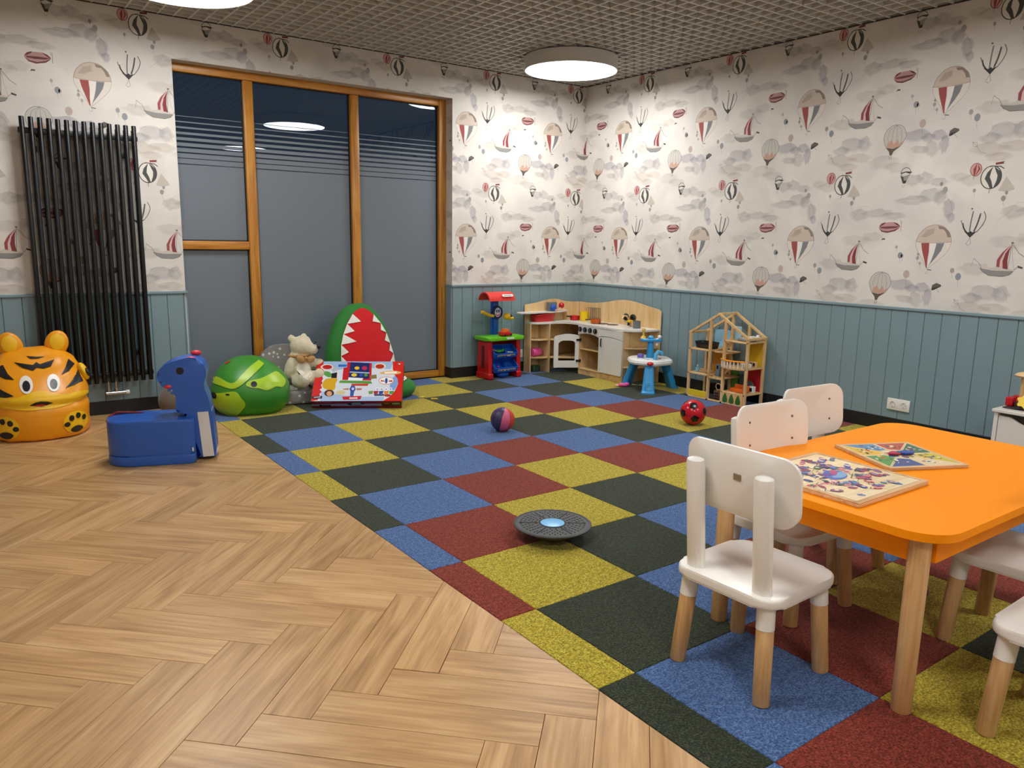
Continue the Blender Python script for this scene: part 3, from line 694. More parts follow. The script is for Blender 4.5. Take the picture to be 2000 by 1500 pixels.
# ================================================================== TABLE AND CHAIRS
m_white = mat('white_lacquer', 'efebe3', rough=.32, var=.015, vscale=3); m_orange = mat('orange_laminate', 'ff9506', rough=.5, spec=.15, var=.02, vscale=2)
m_beech = wood('beech_leg', 'b68850', 'cda06a', 'dab37f', axis=2, rough=.4, grain=1.3)
m_screw = mat('screw_steel', '8a857a', rough=.3, metal=1.0)
TZ = .55
t = thing('play_table', 'orange-topped children\'s play table with round wooden legs', 'table', (1.062, -2.243, 0), 0)
b = B(); b.prism(rrect(1.275, .815, .115, 10), TZ - .024, TZ, r=.005, seg=3); part('tabletop', b, m_orange, t)
b = B(); aw, ad = 1.16, .70
for cx, cy, sx, sy in ((0, -ad / 2, aw - .06, .02), (0, ad / 2, aw - .06, .02), (-aw / 2, 0, .02, ad - .06), (aw / 2, 0, .02, ad - .06)): b.box((cx, cy, TZ - .062), (sx, sy, .076), r=.002)
part('apron', b, m_orange, t)
for sx in (-1, 1):
    for sy in (-1, 1):
        b = B(); b.cyl((sx * .572, sy * .325, 0), (sx * .572, sy * .325, TZ - .024), .0275, .030, n=24, rnd=.003); part('leg', b, m_beech, t)

def make_chair(label):
    t = thing('kids_chair', label, 'chair', group='white children\'s chairs around the table')
    ST = .325
    b = B(); b.prism(rrect(.362, .362, .062, 8), ST - .032, ST, r=.009, seg=3); part('seat', b, m_white, t)
    for sx in (-1, 1):
        for sy in (-1, 1):
            tp, ft = Vector((sx * .134, sy * .134, ST - .030)), Vector((sx * .154, sy * .154, 0)); k = .24
            md = tp.lerp(ft, k)
            b = B(); b.cyl(ft, md, .0245, .0255, n=20, rnd=.003); lg = part('leg', b, m_beech, t)
            b = B(); b.cyl(md, tp, .0265, .0265, n=20, cap=True); part('leg_collar', b, m_white, lg, label='white painted top of the leg')
    T = Matrix.Translation((0, -.135, ST)) @ Matrix.Rotation(math.radians(5.5), 4, 'X')        # backrest leans back
    for sx in (-1, 1):
        b = B(); b.lathe([(.022, -.01), (.0245, .0), (.0245, .335), (.0225, .345), (.013, .350)], 20, T @ Matrix.Translation((sx * .118, -.001, 0)), sx=1.22, sy=.95); part('back_post', b, m_white, t)
    w_, h_, th = .392, .212, .018; n = 14
    out = rrect(w_, h_, .058, 6)
    b = B(); cur = lambda x: .028 + .030 * (x / (w_ / 2)) ** 2
    import itertools
    bm = bmesh.new(); P = out; vs = []
    rings = 7; m_ = len(P)
    front, back = [], []
    for side, lst in ((1, front), (0, back)):
        c = bm.verts.new((0, cur(0) - .009 + side * th, 0)); ring = [[c]]
        for k in range(1, rings + 1):
            f = k / rings if k < rings else 1.0
            bev = .004 if k == rings else 0
            sc_ = f * (1 - (.012 if k == rings else 0))
            ring.append([bm.verts.new((x * sc_, cur(x * sc_) - .009 + side * th + (-bev if side else bev), z * sc_)) for x, z in P])
        lst.append(ring)
        for i in range(m_): bm.faces.new([c, ring[1][i], ring[1][(i + 1) % m_]])
        for k in range(1, rings):
            for i in range(m_): bm.faces.new([ring[k][i], ring[k + 1][i], ring[k + 1][(i + 1) % m_], ring[k][(i + 1) % m_]])
    fr, bk = front[0][rings], back[0][rings]
    for i in range(m_): bm.faces.new([fr[i], bk[i], bk[(i + 1) % m_], fr[(i + 1) % m_]])
    bmesh.ops.transform(bm, matrix=T @ Matrix.Translation((0, .004, .292)), verts=bm.verts[:])
    b.bm.free(); b.bm = bm; bkrest = part('backrest', b, m_white, t, smooth=50)
    for sx in (-1, 1):
        for dz in (-.042, .042):
            b = B(); b.cyl(T @ Vector((sx * .118, .0515, .292 + dz)), T @ Vector((sx * .118, .0545, .292 + dz)), .0042, n=10); part('screw', b, m_screw, bkrest)
    b = B(); b.box((0, 0, 0), (.026, .003, .020), r=.001, seg=1, M=T @ Matrix.Translation((.012, .0225, .315))); part('maker_plate', b, mat('maker_plate', '9a917f', .35, metal=.6), bkrest, label='small grey metal plate')
    return t
ch = make_chair('white kids\' chair seen from behind, nearest the camera at the table\'s short end'); ch.location = (.328, -2.166, 0); ch.rotation_euler = (0, 0, -PI / 2 + .03)
def chair(label, x, y, rz):
    c = copy_tree(ch); c['label'] = label; c.location = (x, y, 0); c.rotation_euler = (0, 0, rz); return c
chair('white kids\' chair across the table, its backrest overlapping the chair behind it', .822, -1.945, PI - .06)
chair('white kids\' chair furthest back, between the table and the right wall', 1.255, -1.83, PI - .05)
chair('white kids\' chair tucked under the long near side of the table by the purple toy', 1.175, -2.585, .03)
chair('white kids\' chair at the bottom right corner, only its seat corner and leg visible', .735, -2.905, .02)

# ---- puzzle boards on the table
m_ply = wood('puzzle_birch', 'd9b98a', 'e8cfa4', 'f0dcb8', axis=0, rough=.5, perobj=True)
m_pprint = printmat('puzzle_print', .5)
m_plyedge = wood('puzzle_edge', 'b98a58', 'd0a674', 'dcb688', axis=0, rough=.5)
def puzzle(label, w, d, loc, rz, th, style):
    t = thing('puzzle_board', label, 'puzzle', loc, rz)
    b = B(); b.box((0, 0, th / 2), (w, d, th), r=.002, seg=1); base = part('board', b, m_plyedge, t)
    fw = .018 if style == 0 else .011
    b = B(); pts = [(-w / 2, -d / 2), (w / 2, -d / 2), (w / 2, d / 2), (-w / 2, d / 2)]
    for cx, cy, sx, sy in ((0, -d / 2 + fw / 2, w, fw), (0, d / 2 - fw / 2, w, fw), (-w / 2 + fw / 2, 0, fw, d - 2 * fw), (w / 2 - fw / 2, 0, fw, d - 2 * fw)): b.box((cx, cy, th + .002), (sx - .001, sy - .001, .004), r=.001, seg=1)
    part('rim', b, m_plyedge, t)
    iw, idp = w - 2 * fw - .002, d - 2 * fw - .002
    # eight wedge pieces round the middle plus a centre piece, each its own block
    hx, hy = iw / 2, idp / 2; c0 = .105 * w / .41
    ring = [(hx, hy * .05), (hx, hy), (hx * .05, hy), (-hx, hy), (-hx, hy * .05), (-hx, -hy), (hx * .05, -hy), (hx, -hy)]
    angs = [PI / 4 * k for k in range(8)]
    outer = [(hx, 0), (hx, hy), (0, hy), (-hx, hy), (-hx, 0), (-hx, -hy), (0, -hy), (hx, -hy)]
    inner = [(c0 * .75 * math.cos(a), c0 * .75 * math.sin(a)) for a in angs]
    rnd = random.Random(5 if style == 0 else 11)
    cols = [['8d5a78', 'c04a52', '4a5aa8', '6d8fc0', '2e6a5c', '9a3c54', '3d3a5e', 'd98a8c', '5c86a6', '8a4a8c'], ['3f6a4c', 'b5533e', '35608e', 'e0b63a', '7a8a35', '46506e', '5b6b3a', 'c97e38', '3b6f86', 'a83c4c']][style]
    def shrink(pl, f=.0012):
        cx = sum(p[0] for p in pl) / len(pl); cy = sum(p[1] for p in pl) / len(pl)
        return [(p[0] + (cx - p[0]) * f / max(.001, math.hypot(p[0] - cx, p[1] - cy)), p[1] + (cy - p[1]) * f / max(.001, math.hypot(p[0] - cx, p[1] - cy))) for p in pl]
    def ccw(pl): return pl if sum(pl[i][0] * pl[(i + 1) % len(pl)][1] - pl[(i + 1) % len(pl)][0] * pl[i][1] for i in range(len(pl))) > 0 else pl[::-1]
    pieces = []
    order = [0, 2, 4, 6] if style == 0 else list(range(8))
    step = 2 if style == 0 else 1
    for k in order:
        k2 = (k + step) % 8
        pl = [inner[k], outer[k]] + ([outer[(k + 1) % 8]] if step == 2 else []) + [outer[k2], inner[k2]] + ([inner[(k + 1) % 8]] if step == 2 else [])
        pieces.append(ccw(shrink(pl)))
    pieces.append(ccw(shrink(inner)))
    for n_, pl in enumerate(pieces):
        b = B(); b.prism(pl, th + .0002, th + .0035, r=.0005, seg=1); pc = part('puzzle_piece', b, m_ply, t, 0)
        q = Print(); cx = sum(p[0] for p in pl) / len(pl); cy = sum(p[1] for p in pl) / len(pl)
        if style == 1 and n_ < 8:
            q.poly([(p[0] + (cx - p[0]) * .10, p[1] + (cy - p[1]) * .10) for p in pl], ['3f6a52', 'b5533e', '5a8ab0', 'e2b83c', '5c9648', '46568c', 'dfc8a0', 'c9b43a'][n_])
            for k in range(11):
                a = rnd.uniform(0, 6.28); r_ = rnd.uniform(.003, .036)
                q.poly(oval(cx + r_ * math.cos(a), cy + r_ * math.sin(a), rnd.uniform(.005, .011), rnd.uniform(.003, .007), 8, rnd.uniform(0, 3)), rnd.choice(['23305a', 'ece2c8', '2e3a2c', 'f0e6cc', '8a2c34', 'e0b63a', '3b6f86', 'b5533e']))
        else:
            for k in range(24 if n_ < len(pieces) - 1 else 6):
                i = rnd.randrange(len(pl)); j = (i + 1) % len(pl); f = rnd.random()
                ex, ey = pl[i][0] + (pl[j][0] - pl[i][0]) * f, pl[i][1] + (pl[j][1] - pl[i][1]) * f; g = .88 * rnd.random() ** .38
                ox, oy = cx + (ex - cx) * g, cy + (ey - cy) * g; a = rnd.uniform(0, 3); rx, ry = rnd.uniform(.010, .026), rnd.uniform(.007, .014); c = rnd.choice(cols)
                q.poly(oval(ox, oy, rx, ry, 10, a), c); q.poly(oval(ox + .004, oy + .003, rx * .5, ry * .55, 8, a + 1), rnd.choice(cols + ['f2e3c6', 'e8c9a0']))
                if rnd.random() < .5: q.line([(ox - rx, oy), (ox - rx * 1.6, oy + ry * 1.4), (ox - rx * .6, oy + ry * 2.1)], .0022, rnd.choice(['2a2a3a', '5a2c3c', '33503c']))
        if n_ == len(pieces) - 1:
            if style == 0:
                q.poly(oval(0, 0, c0 * .55, c0 * .36, 16, .4), '4a66b0'); q.poly(oval(.01, -.008, c0 * .4, c0 * .2, 14, .2), '7fa6cc'); q.poly(oval(-.02, .012, c0 * .3, c0 * .12, 12, -.4), '6a3c8a'); q.poly(oval(.02, .018, c0 * .28, c0 * .12, 12, .6), 'b04a72')
        if q.polys: q.build('picture', m_pprint, lambda x, y, z: (x, y, th + .0035 + z), parent=pc, step=.00003, base=.0003)
    if style == 1:                                   # painted wooden spinner
        b = B(); b.prism([tuple(v) for v in smoothcurve([(-.05, -.008), (-.02, -.018), (.0, -.01), (.0, .01), (-.02, .016)], 4, True)], th + .006, th + .012, r=.001, seg=1); part('pointer', b, mat('pointer_red', 'b02a4a', .4), t)
        b = B(); b.prism([tuple(v) for v in smoothcurve([(.0, -.012), (.03, -.02), (.058, -.006), (.045, .012), (.015, .014)], 4, True)], th + .006, th + .013, r=.001, seg=1); part('pointer', b, mat('pointer_blue', '24489c', .4), t)
        b = B(); b.cyl((0, 0, th + .003), (0, 0, th + .016), .008, n=14, rnd=.002); part('pivot', b, mat('pointer_hub', '3a86a8', .4), t)
    return t
puzzle('square wooden puzzle board with purple and blue animal pictures nearest the table edge', .405, .405, (.684, -2.187, TZ), .0, .011, 0)
puzzle('square wooden puzzle board with a red and blue spinner, turned diagonally', .31, .315, (1.130, -2.163, TZ), -.43, .008, 1)
# ================================================================== SOFT TOYS AND BEAN BAGS ALONG THE WINDOW WALL
def vinyl(name, c, rough=.38): return mat(name, c, rough=rough, var=.05, vscale=4, bump=.35, bscale=9)
m_tig = vinyl('vinyl_orange', 'f09c0e'); m_tigy = vinyl('vinyl_yellow', 'f4c018'); m_blk = vinyl('vinyl_black', '19171a'); m_wht = vinyl('vinyl_white', 'efeae2'); m_red = vinyl('vinyl_red', 'd42a22')
def wrinkle(b, amp=.006, fr=(9, 9, 14), seed=0):
    from mathutils import noise
    b.bm.normal_update()
    for v in b.bm.verts:
        n = noise.noise(Vector((v.co.x * fr[0] + seed, v.co.y * fr[1], v.co.z * fr[2]))); v.co += v.normal * n * amp
    return b
def dense(secs, k=4):
    """interpolate loft sections smoothly"""
    S_ = [Vector(s) for s in [tuple(s) + (2.3,) * (6 - len(s)) for s in secs]]; out = []
    n = len(S_)
    for i in range(n - 1):
        for j in range(k):
            t_ = j / k; a, b_, c, d = S_[max(i - 1, 0)], S_[i], S_[i + 1], S_[min(i + 2, n - 1)]
            out.append(tuple(.5 * ((2 * b_) + (c - a) * t_ + (2 * a - 5 * b_ + 4 * c - d) * t_ * t_ + (3 * b_ - a - 3 * c + d) * t_ ** 3)))
    out.append(tuple(S_[-1])); return out

# ---- tiger bean bag
t = thing('bean_bag', 'orange tiger-face bean bag with black stripes and paw prints in front of the radiator', 'bean bag', (-1.205, 2.315, 0), -.06)
b = B(); b.loft(dense([(0, 0, 0, .245, .245), (0, 0, .018, .272, .272), (0, 0, .10, .286, .282), (0, 0, .19, .286, .275), (0, .0, .228, .268, .255), (0, 0, .262, .286, .266), (0, .01, .33, .280, .225), (0, .035, .40, .264, .172), (0, .06, .45, .246, .130), (0, .08, .50, .208, .092), (0, .092, .535, .165, .058), (0, .098, .552, .120, .032), (0, .1, .558, .06, .012)], 3), 48)
wrinkle(b, .009, (12, 12, 8)); wrinkle(b, .004, (5, 5, 38), 4); tb = b.bvh(); body = part('body', b, m_tig, t, 60)
mp_ = lambda x, z: (x, -1.0, z)
TP = lambda px, py: ((px / 6.25 - 72) / 372, .561 + (683 - (640 + py / 6.25)) * .00344 - .012)
for sx in (-1, 1):
    b = B(); b.ell((sx * .130, .088, .575), (.070, .030, .090), 24, 14, q=Matrix.Rotation(sx * .28, 3, 'Y')); eb = b.bvh(); e = part('ear', b, m_tig, t, 60)
    part('inner_ear', decal(eb, oval(sx * .134, .590, .044, .054), mp_, (0, 1, 0), .002), m_tigy, e, 60, 'yellow inside of the ear')
yb = strip(tb, [(x, .305 - .045 * abs(x / .3) ** 2 + .012 * math.cos(x * 25)) for x in [k * .02 - .28 for k in range(29)]], [(x, .205 + .05 * abs(x / .28) ** 3) for x in [k * .02 - .28 for k in range(29)]], mp_, (0, 1, 0), .004, 6); part('muzzle', yb, m_tigy, t, 60, 'yellow muzzle band')
for cx in (305, 650):
    c = TP(cx, 622); part('eye_white', decal(tb, oval(c[0], c[1], .036, .050), mp_, (0, 1, 0), .004), m_wht, t, 60)
    part('pupil', decal(tb, oval(c[0], c[1] - .008, .021, .029), mp_, (0, 1, 0), .0065), m_blk, t, 60)
c = TP(465, 830); part('mouth', decal(tb, [(c[0] - .062, c[1]), (c[0] - .03, c[1] + .014), (c[0], c[1] + .018), (c[0] + .035, c[1] + .014), (c[0] + .065, c[1] + .006), (c[0] + .03, c[1] - .014), (c[0], c[1] - .02), (c[0] - .035, c[1] - .014)], mp_, (0, 1, 0), .0085), m_blk, t, 60)
part('tongue', decal(tb, oval(c[0] - .008, c[1] - .005, .032, .009), mp_, (0, 1, 0), .0105), m_red, t, 60)
for pts in ([(340, 338), (460, 350), (585, 352), (480, 370), (390, 368)], [(175, 395), (290, 430), (400, 440), (460, 405), (520, 440), (620, 430), (695, 388), (640, 460), (540, 475), (460, 460), (410, 488), (280, 455)],
            [(880, 395), (960, 460), (870, 520), (760, 550), (830, 480)], [(990, 525), (1045, 650), (920, 670), (795, 690), (900, 620)], [(40, 420), (90, 510), (165, 570), (60, 560), (-60, 520), (-40, 450)], [(-60, 640), (30, 680), (145, 730), (40, 745), (-70, 745)]):
    part('stripe', decal(tb, [TP(*p) for p in pts], mp_, (0, 1, 0), .005, 5), m_blk, t, 60)
for sx in (-1, 1):
    part('paw_pad', decal(tb, oval(sx * .188, .098, .072, .072), mp_, (0, 1, 0), .004), m_tigy, t, 60)
    for x, z, rx, rz in ((.138, .092, .017, .016), (.165, .128, .015, .019), (.203, .138, .014, .019), (.236, .118, .012, .018), (.190, .052, .036, .022)):
        part('toe_print', decal(tb, oval(sx * x, z, rx, rz, 14), mp_, (0, 1, 0), .0065), m_blk, t, 60)
b = B(); b.ell((.268, -.02, .395), (.028, .045, .062), 18, 12, q=Matrix.Rotation(-.35, 3, 'Y')); part('arm', b, m_tigy, t, 60)
b = B(); b.ell((.290, -.045, .392), (.014, .024, .030), 14, 10, q=Matrix.Rotation(-.35, 3, 'Y')); part('arm_patch', b, m_blk, t, 60)

# ---- blue foam horse
m_foam = mat('vinyl_blue', '2a5cb4', rough=.36, var=.03, bump=.12, bscale=12); m_mane = mat('mane_white', 'd9d8d4', rough=.6); m_reds = vinyl('vinyl_red2', 'd8343c')
t = thing('foam_horse', 'blue foam ride-on horse with a white mane panel, standing on the wood floor', 'ride-on toy', (-.541, 1.032, 0), -.332)
outl = []
for cx, cy, r, a0 in ((-.005 - .03, .03, .03, -90), (-.035, .27, .03, 0), (-.345, .165, .135, 90), (-.345, .135, .135, 180)):
    for k in range(9): a = math.radians(a0 + 90 * k / 8); outl.append((cx + r * math.cos(a), cy + r * math.sin(a)))
b = B(); b.prism(outl, .054, .262, r=.016, seg=3); part('body', b, m_foam, t, 50)
sc2 = [((x + .24) * 1.006 - .24, (y - .15) * 1.008 + .15) for x, y in outl]
b = B(); b.prism(sc2, .001, .056, r=.008, seg=2); part('base_band', b, m_foam, t, 50)
HP = lambda px, py: ((px / 6.25 + 180 - 388) / 372, (903 - (680 + py / 6.25)) / 338)
prof = [tuple(v)[:2] for v in smoothcurve([HP(*p) for p in [(848, 320), (880, 410), (940, 465), (1010, 480), (1062, 530), (1072, 620), (1062, 720), (1075, 780), (1230, 800)]], 4)] + [HP(1300, 1370), HP(1540, 1365)] + [tuple(v)[:2] for v in smoothcurve([HP(*p) for p in [(1545, 1250), (1520, 900), (1500, 740), (1478, 610), (1440, 500), (1436, 420), (1466, 320), (1455, 230), (1400, 140), (1300, 105), (1190, 115), (1010, 165), (910, 225), (862, 275)]], 4)]
Mn = Matrix(((1, 0, 0, 0), (0, 0, -1, .235), (0, 1, 0, 0), (0, 0, 0, 1)))
b = B(); b.prism(prof, 0, .175, M=Mn, r=.022, seg=3); hb = b.bvh(); part('neck_and_head', b, m_foam, t, 50)
c = HP(1145, 262); b = B(); b.cyl((c[0], .062, c[1]), (c[0], .0575, c[1]), .021, n=20); part('eye', b, m_blk, t)
c = HP(985, 452); b = B(); b.ell((c[0], .066, c[1]), (.022, .012, .013)); part('mouth', b, m_reds, t, label='red felt mouth spot')
for px, py, yy in ((1285, 128, .085), (1330, 82, .185)):
    c = HP(px, py); b = B(); b.ell((c[0], yy, c[1]), (.030, .020, .016)); part('ear', b, m_reds, t, label='red ear')
q = [HP(*p) for p in [(1330, 782), (1468, 778), (1515, 1345), (1372, 1350)]]
b = B(); b.prism(q, 0, .003, M=Matrix(((1, 0, 0, 0), (0, 0, -1, .0605), (0, 1, 0, 0), (0, 0, 0, 1)))); part('mane_panel', b, m_mane, t, 0, 'white cloth mane strip')
for y0, y1 in ((.078, .098), (.108, .150), (.160, .200)):
    b = B(); xx0, xx1 = HP(1502, 770)[0] + .0015, HP(1545, 1330)[0] + .0015
    z0, z1 = HP(1502, 770)[1], HP(1545, 1330)[1]
    b.add([(xx0, y0, z0), (xx0, y1, z0), (xx1, y1, z1), (xx1, y0, z1), (xx0 - .006, y0, z0), (xx0 - .006, y1, z0), (xx1 - .006, y1, z1), (xx1 - .006, y0, z1)], [(0, 1, 2, 3), (7, 6, 5, 4), (0, 4, 5, 1), (2, 6, 7, 3), (1, 5, 6, 2), (0, 3, 7, 4)]); part('mane_panel', b, m_mane, t, 0)
b = B()
for k in range(9):
    a = k * .7; b.tube([(-.30, .235, .264), (-.37, .245 + .01 * math.sin(a), .268), (-.44, .225 + .014 * math.cos(a * 1.3), .272 + .006 * math.sin(a)), (-.475, .20 + .03 * math.sin(a), .262), (-.49, .19 + .03 * math.sin(a * 1.2), .235)], .0035, 5)
o = part('tail', b, mat('yarn_dark_red', '7c1f2a', .8), t, label='dark red yarn tail'); o['kind'] = 'stuff'
b = B(); b.box((-.016, -.001, .085), (.008, .003, .022)); part('care_tag', b, m_mane, t, 0)
b = B(); b.tube([(-.06, .10, .262), (-.055, .11, .275), (-.05, .13, .275), (-.045, .14, .262)], .004, 6); part('zip_pull', b, m_screw, t)

# ---- brown plush bag behind the horse
t = thing('bean_bag', 'small brown-grey plush bag with a cream flap, half hidden behind the blue horse', 'bean bag', (-.335, 2.44, 0), -.2)
m_pl = mat('plush_brown', '6e6456', .9, bump=.5, bscale=120, sheen=.3)
me = blob([((0, 0, .10), (.125, .12, .115)), ((.01, .03, .22), (.085, .07, .13)), ((.02, .05, .28), (.05, .045, .06))], .012, 4); tb = mesh_bvh(me); link('body', me, m_pl, t)
part('flap', decal(tb, [tuple(v)[:2] for v in smoothcurve([(-.055, .31), (-.03, .27), (-.02, .22), (.05, .19), (.08, .15), (.02, .14), (-.03, .19), (-.06, .25)], 3, True)], mp_, (0, 1, 0), .012, 4), mat('plush_cream', 'cfc6a6', .9, bump=.5, bscale=120), t, 60, 'cream plush flap')

# ---- green dinosaur bean bag
m_grn = vinyl('vinyl_green', '3c8c2c'); m_lime = vinyl('vinyl_lime', 'a8cc28')
t = thing('bean_bag', 'glossy green dinosaur-face bean bag with lime patches beside the grey armchair', 'bean bag', (.165, 2.285, 0), -.293)
b = B(); b.loft(dense([(0, 0, 0, .20, .19), (0, 0, .012, .235, .22), (0, 0, .07, .275, .255), (0, 0, .15, .288, .268), (.0, 0, .24, .268, .245), (-.01, .01, .32, .215, .19), (-.015, .015, .385, .13, .11), (-.015, .02, .41, .05, .04)], 3), 40)
wrinkle(b, .010, (5, 5, 6), 3.1); tb = b.bvh(); part('body', b, m_grn, t, 70)
DP = lambda px, py: ((px / 4 + 400 - 489.5) / 272, (812 - (550 + py / 4)) / 262 * .96)
part('brow_stripe', strip(tb, [tuple(v)[:2] for v in smoothcurve([DP(*p) for p in [(62, 752), (130, 742), (225, 775), (300, 715), (370, 655), (430, 622)]], 5)], [tuple(v)[:2] for v in smoothcurve([DP(*p) for p in [(62, 792), (130, 796), (232, 815), (325, 765), (400, 705), (470, 650)]], 5)], mp_, (0, 1, 0), .006, 5), m_lime, t, 60)
part('cheek_patch', decal(tb, [tuple(v)[:2] for v in smoothcurve([DP(*p) for p in [(325, 790), (350, 760), (430, 748), (500, 728), (560, 715), (615, 765), (630, 800), (600, 830), (550, 818), (480, 838), (420, 818), (370, 812)]], 3, True)], mp_, (0, 1, 0), .006, 8), m_lime, t, 60)
part('snout_patch', decal(tb, [tuple(v)[:2] for v in smoothcurve([DP(*p) for p in [(72, 870), (150, 850), (245, 836), (285, 885), (315, 942), (270, 1010), (220, 1060), (140, 1040), (85, 990), (68, 930)]], 3, True)], mp_, (0, 1, 0), .006, 8), m_lime, t, 60)
part('eye', decal(tb, oval(*DP(385, 786), .022, .020), mp_, (0, 1, 0), .007), m_blk, t, 60); part('eye', decal(tb, oval(*DP(85, 882), .020, .024), mp_, (0, 1, 0), .007), m_blk, t, 60); part('nostril', decal(tb, oval(*DP(188, 860), .014, .007), mp_, (0, 1, 0), .007), m_blk, t, 60)
part('back_spot', decal(tb, [DP(*p) for p in [(95, 640), (120, 618), (225, 598), (215, 630), (180, 652), (110, 660)]], mp_, (0, 1, 0), .004), m_red, t, 60, 'red spot on the back')

# ---- grey kids armchair with pale stars
def starmat():
    m, nt, b = nodes('fabric_star_grey'); L = nt.links
    tc = N(nt, 'ShaderNodeTexCoord'); vo = N(nt, 'ShaderNodeTexVoronoi'); vo.inputs['Scale'].default_value = 22; L.new(tc.outputs['Object'], vo.inputs['Vector'])
    cr = N(nt, 'ShaderNodeValToRGB'); cr.color_ramp.elements[0].position = .20; cr.color_ramp.elements[0].color = rgba('d8d4cc'); cr.color_ramp.elements[1].position = .26; cr.color_ramp.elements[1].color = rgba('8e8a86')
    L.new(vo.outputs['Distance'], cr.inputs[0]); L.new(cr.outputs[0], b.inputs['Base Color']); b.inputs['Roughness'].default_value = .9
    return m
m_star = starmat()
t = thing('kids_armchair', 'small grey plush armchair with pale stars holding the teddy bear', 'armchair', (.535, 2.455, 0), -.22)
b = B(); b.box((0, -.02, .060), (.40, .34, .118), r=.030, seg=4); part('base', b, m_star, t, 60)
b = B(); b.prism(rrect(.44, .40, .175, 10), -.055, .055, M=Matrix.Translation((-.01, .135, .245)) @ Matrix.Rotation(-.10, 4, 'X') @ Matrix.Rotation(PI / 2, 4, 'X'), r=.045, seg=5)
wrinkle(b, .004); part('back_cushion', b, m_star, t, 60)
for sx in (-1, 1):
    b = B(); b.box((sx * .185, -.03, .155), (.085, .30, .20), r=.04, seg=4); part('armrest', b, m_star, t, 60)
b = B(); b.box((0, -.04, .120), (.27, .28, .05), r=.025, seg=3); part('seat_cushion', b, m_star, t, 60)

# ---- teddy bear on the armchair
m_fur = mat('fur_cream', 'd8ccae', rough=.95, var=.12, vscale=22, bump=1.0, bscale=150, sheen=.4); m_fur2 = mat('fur_white', 'ece6d4', rough=.95, bump=1.0, bscale=150, sheen=.4)
t = thing('teddy_bear', 'cream teddy bear with a tan bow sitting on the grey armchair', 'teddy bear', (.590, 2.385, .140), -.05)
t.scale = (1.14, 1.14, 1.14)
def bear_extra(b):
    pass
me = blob([((.0, .02, .095), (.088, .082, .115)), ((.005, .01, .18), (.075, .07, .075)), ((.02, .005, .268), (.078, .076, .074)), ((.075, -.035, .250), (.050, .045, .042)), ((.035, .02, .305), (.055, .055, .04)), ((-.042, .03, .325), (.026, .016, .028)), ((.055, .055, .330), (.024, .016, .026)),
           ((-.072, -.02, .13), (.036, .040, .085), (18, 'Y')), ((.085, -.005, .155), (.038, .034, .038)), ((.125, -.02, .145), (.045, .034, .032), (-20, 'Y')), ((-.02, -.075, .035), (.058, .085, .050)), ((.085, -.065, .045), (.062, .080, .058)), ((.100, -.115, .070), (.042, .035, .055)), ((-.015, -.130, .055), (.040, .034, .050))], .008, 5)
tb = mesh_bvh(me); link('body', me, m_fur, t)
b = B(); b.ell((.122, -.063, .268), (.014, .013, .017)); part('nose', b, m_blk, t, 60)
for x, y, z in ((.088, -.068, .293), (.112, -.028, .298)):
    b = B(); b.ell((x, y, z), .0065); part('eye', b, m_blk, t, 60)
b = B(); b.tube([(.118, -.070, .252), (.108, -.080, .228), (.088, -.083, .220), (.070, -.078, .222)], .002, 6); part('mouth', b, m_blk, t)
m_bow = mat('ribbon_tan', 'b98a55', .7, bump=.2)
b = B(); b.tube([(.075 * math.cos(a) + .008, .068 * math.sin(a) + .004, .212 + .006 * math.cos(a)) for a in [2 * PI * k / 24 for k in range(24)]], .010, 8, closed=True); part('collar_ribbon', b, m_bow, t, 60)
b = B(); b.ell((-.012, -.080, .188), (.036, .012, .024), q=Matrix.Rotation(.5, 3, 'Y')); b.ell((.058, -.074, .186), (.034, .012, .022), q=Matrix.Rotation(-.4, 3, 'Y')); b.ell((.022, -.082, .196), (.012, .012, .012)); part('bow', b, m_bow, t, 60)
part('belly_patch', decal(tb, oval(.012, .115, .05, .06), lambda x, z: (x, -1, z), (0, 1, 0), .002), m_fur2, t, 60)

# ---- crocodile-mouth bean bag
m_pg = mat('plush_green', '2a7a2e', .85, bump=.3, bscale=140, sheen=.05); m_pr = mat('plush_red', 'cc0612', .85, bump=.3, bscale=9, sheen=.05); m_felt = mat('felt_white', 'e9e6dc', .9, bump=.2, bscale=120)
t = thing('bean_bag', 'green crocodile bean bag with a wide red mouth and white felt teeth against the window', 'bean bag', (1.150, 2.455, 0), .10)
t.scale = (1.17, 1.0, 1.0)
b = B(); b.loft(dense([(0, .0, .06, .245, .15), (0, .0, .10, .265, .165), (0, .0, .25, .270, .165), (0, .02, .40, .255, .145), (.01, .04, .54, .222, .115), (.015, .06, .65, .172, .085), (.02, .075, .72, .112, .055), (.02, .08, .752, .055, .025), (.02, .08, .758, .02, .01)], 4), 48)
wrinkle(b, .005, (8, 8, 10), 2); tb = b.bvh(); part('upper_jaw', b, m_pg, t, 70)
mo = [(-.205, .10), (-.208, .25), (-.196, .38), (-.168, .50), (-.120, .60), (-.062, .675), (.0, .715), (.055, .715), (.105, .665), (.160, .57), (.198, .46), (.222, .34), (.232, .22), (.230, .10)]
mo = [tuple(v)[:2] for v in smoothcurve(mo, 3)]
part('mouth_lining', decal(tb, mo, mp_, (0, 1, 0), .006, 9, center=(.01, .36)), m_pr, t, 70, 'red plush mouth lining')
edgeL = [(-.205, .12), (-.209, .19), (-.208, .26), (-.200, .35), (-.186, .44), (-.160, .52), (-.118, .60), (-.060, .675)]
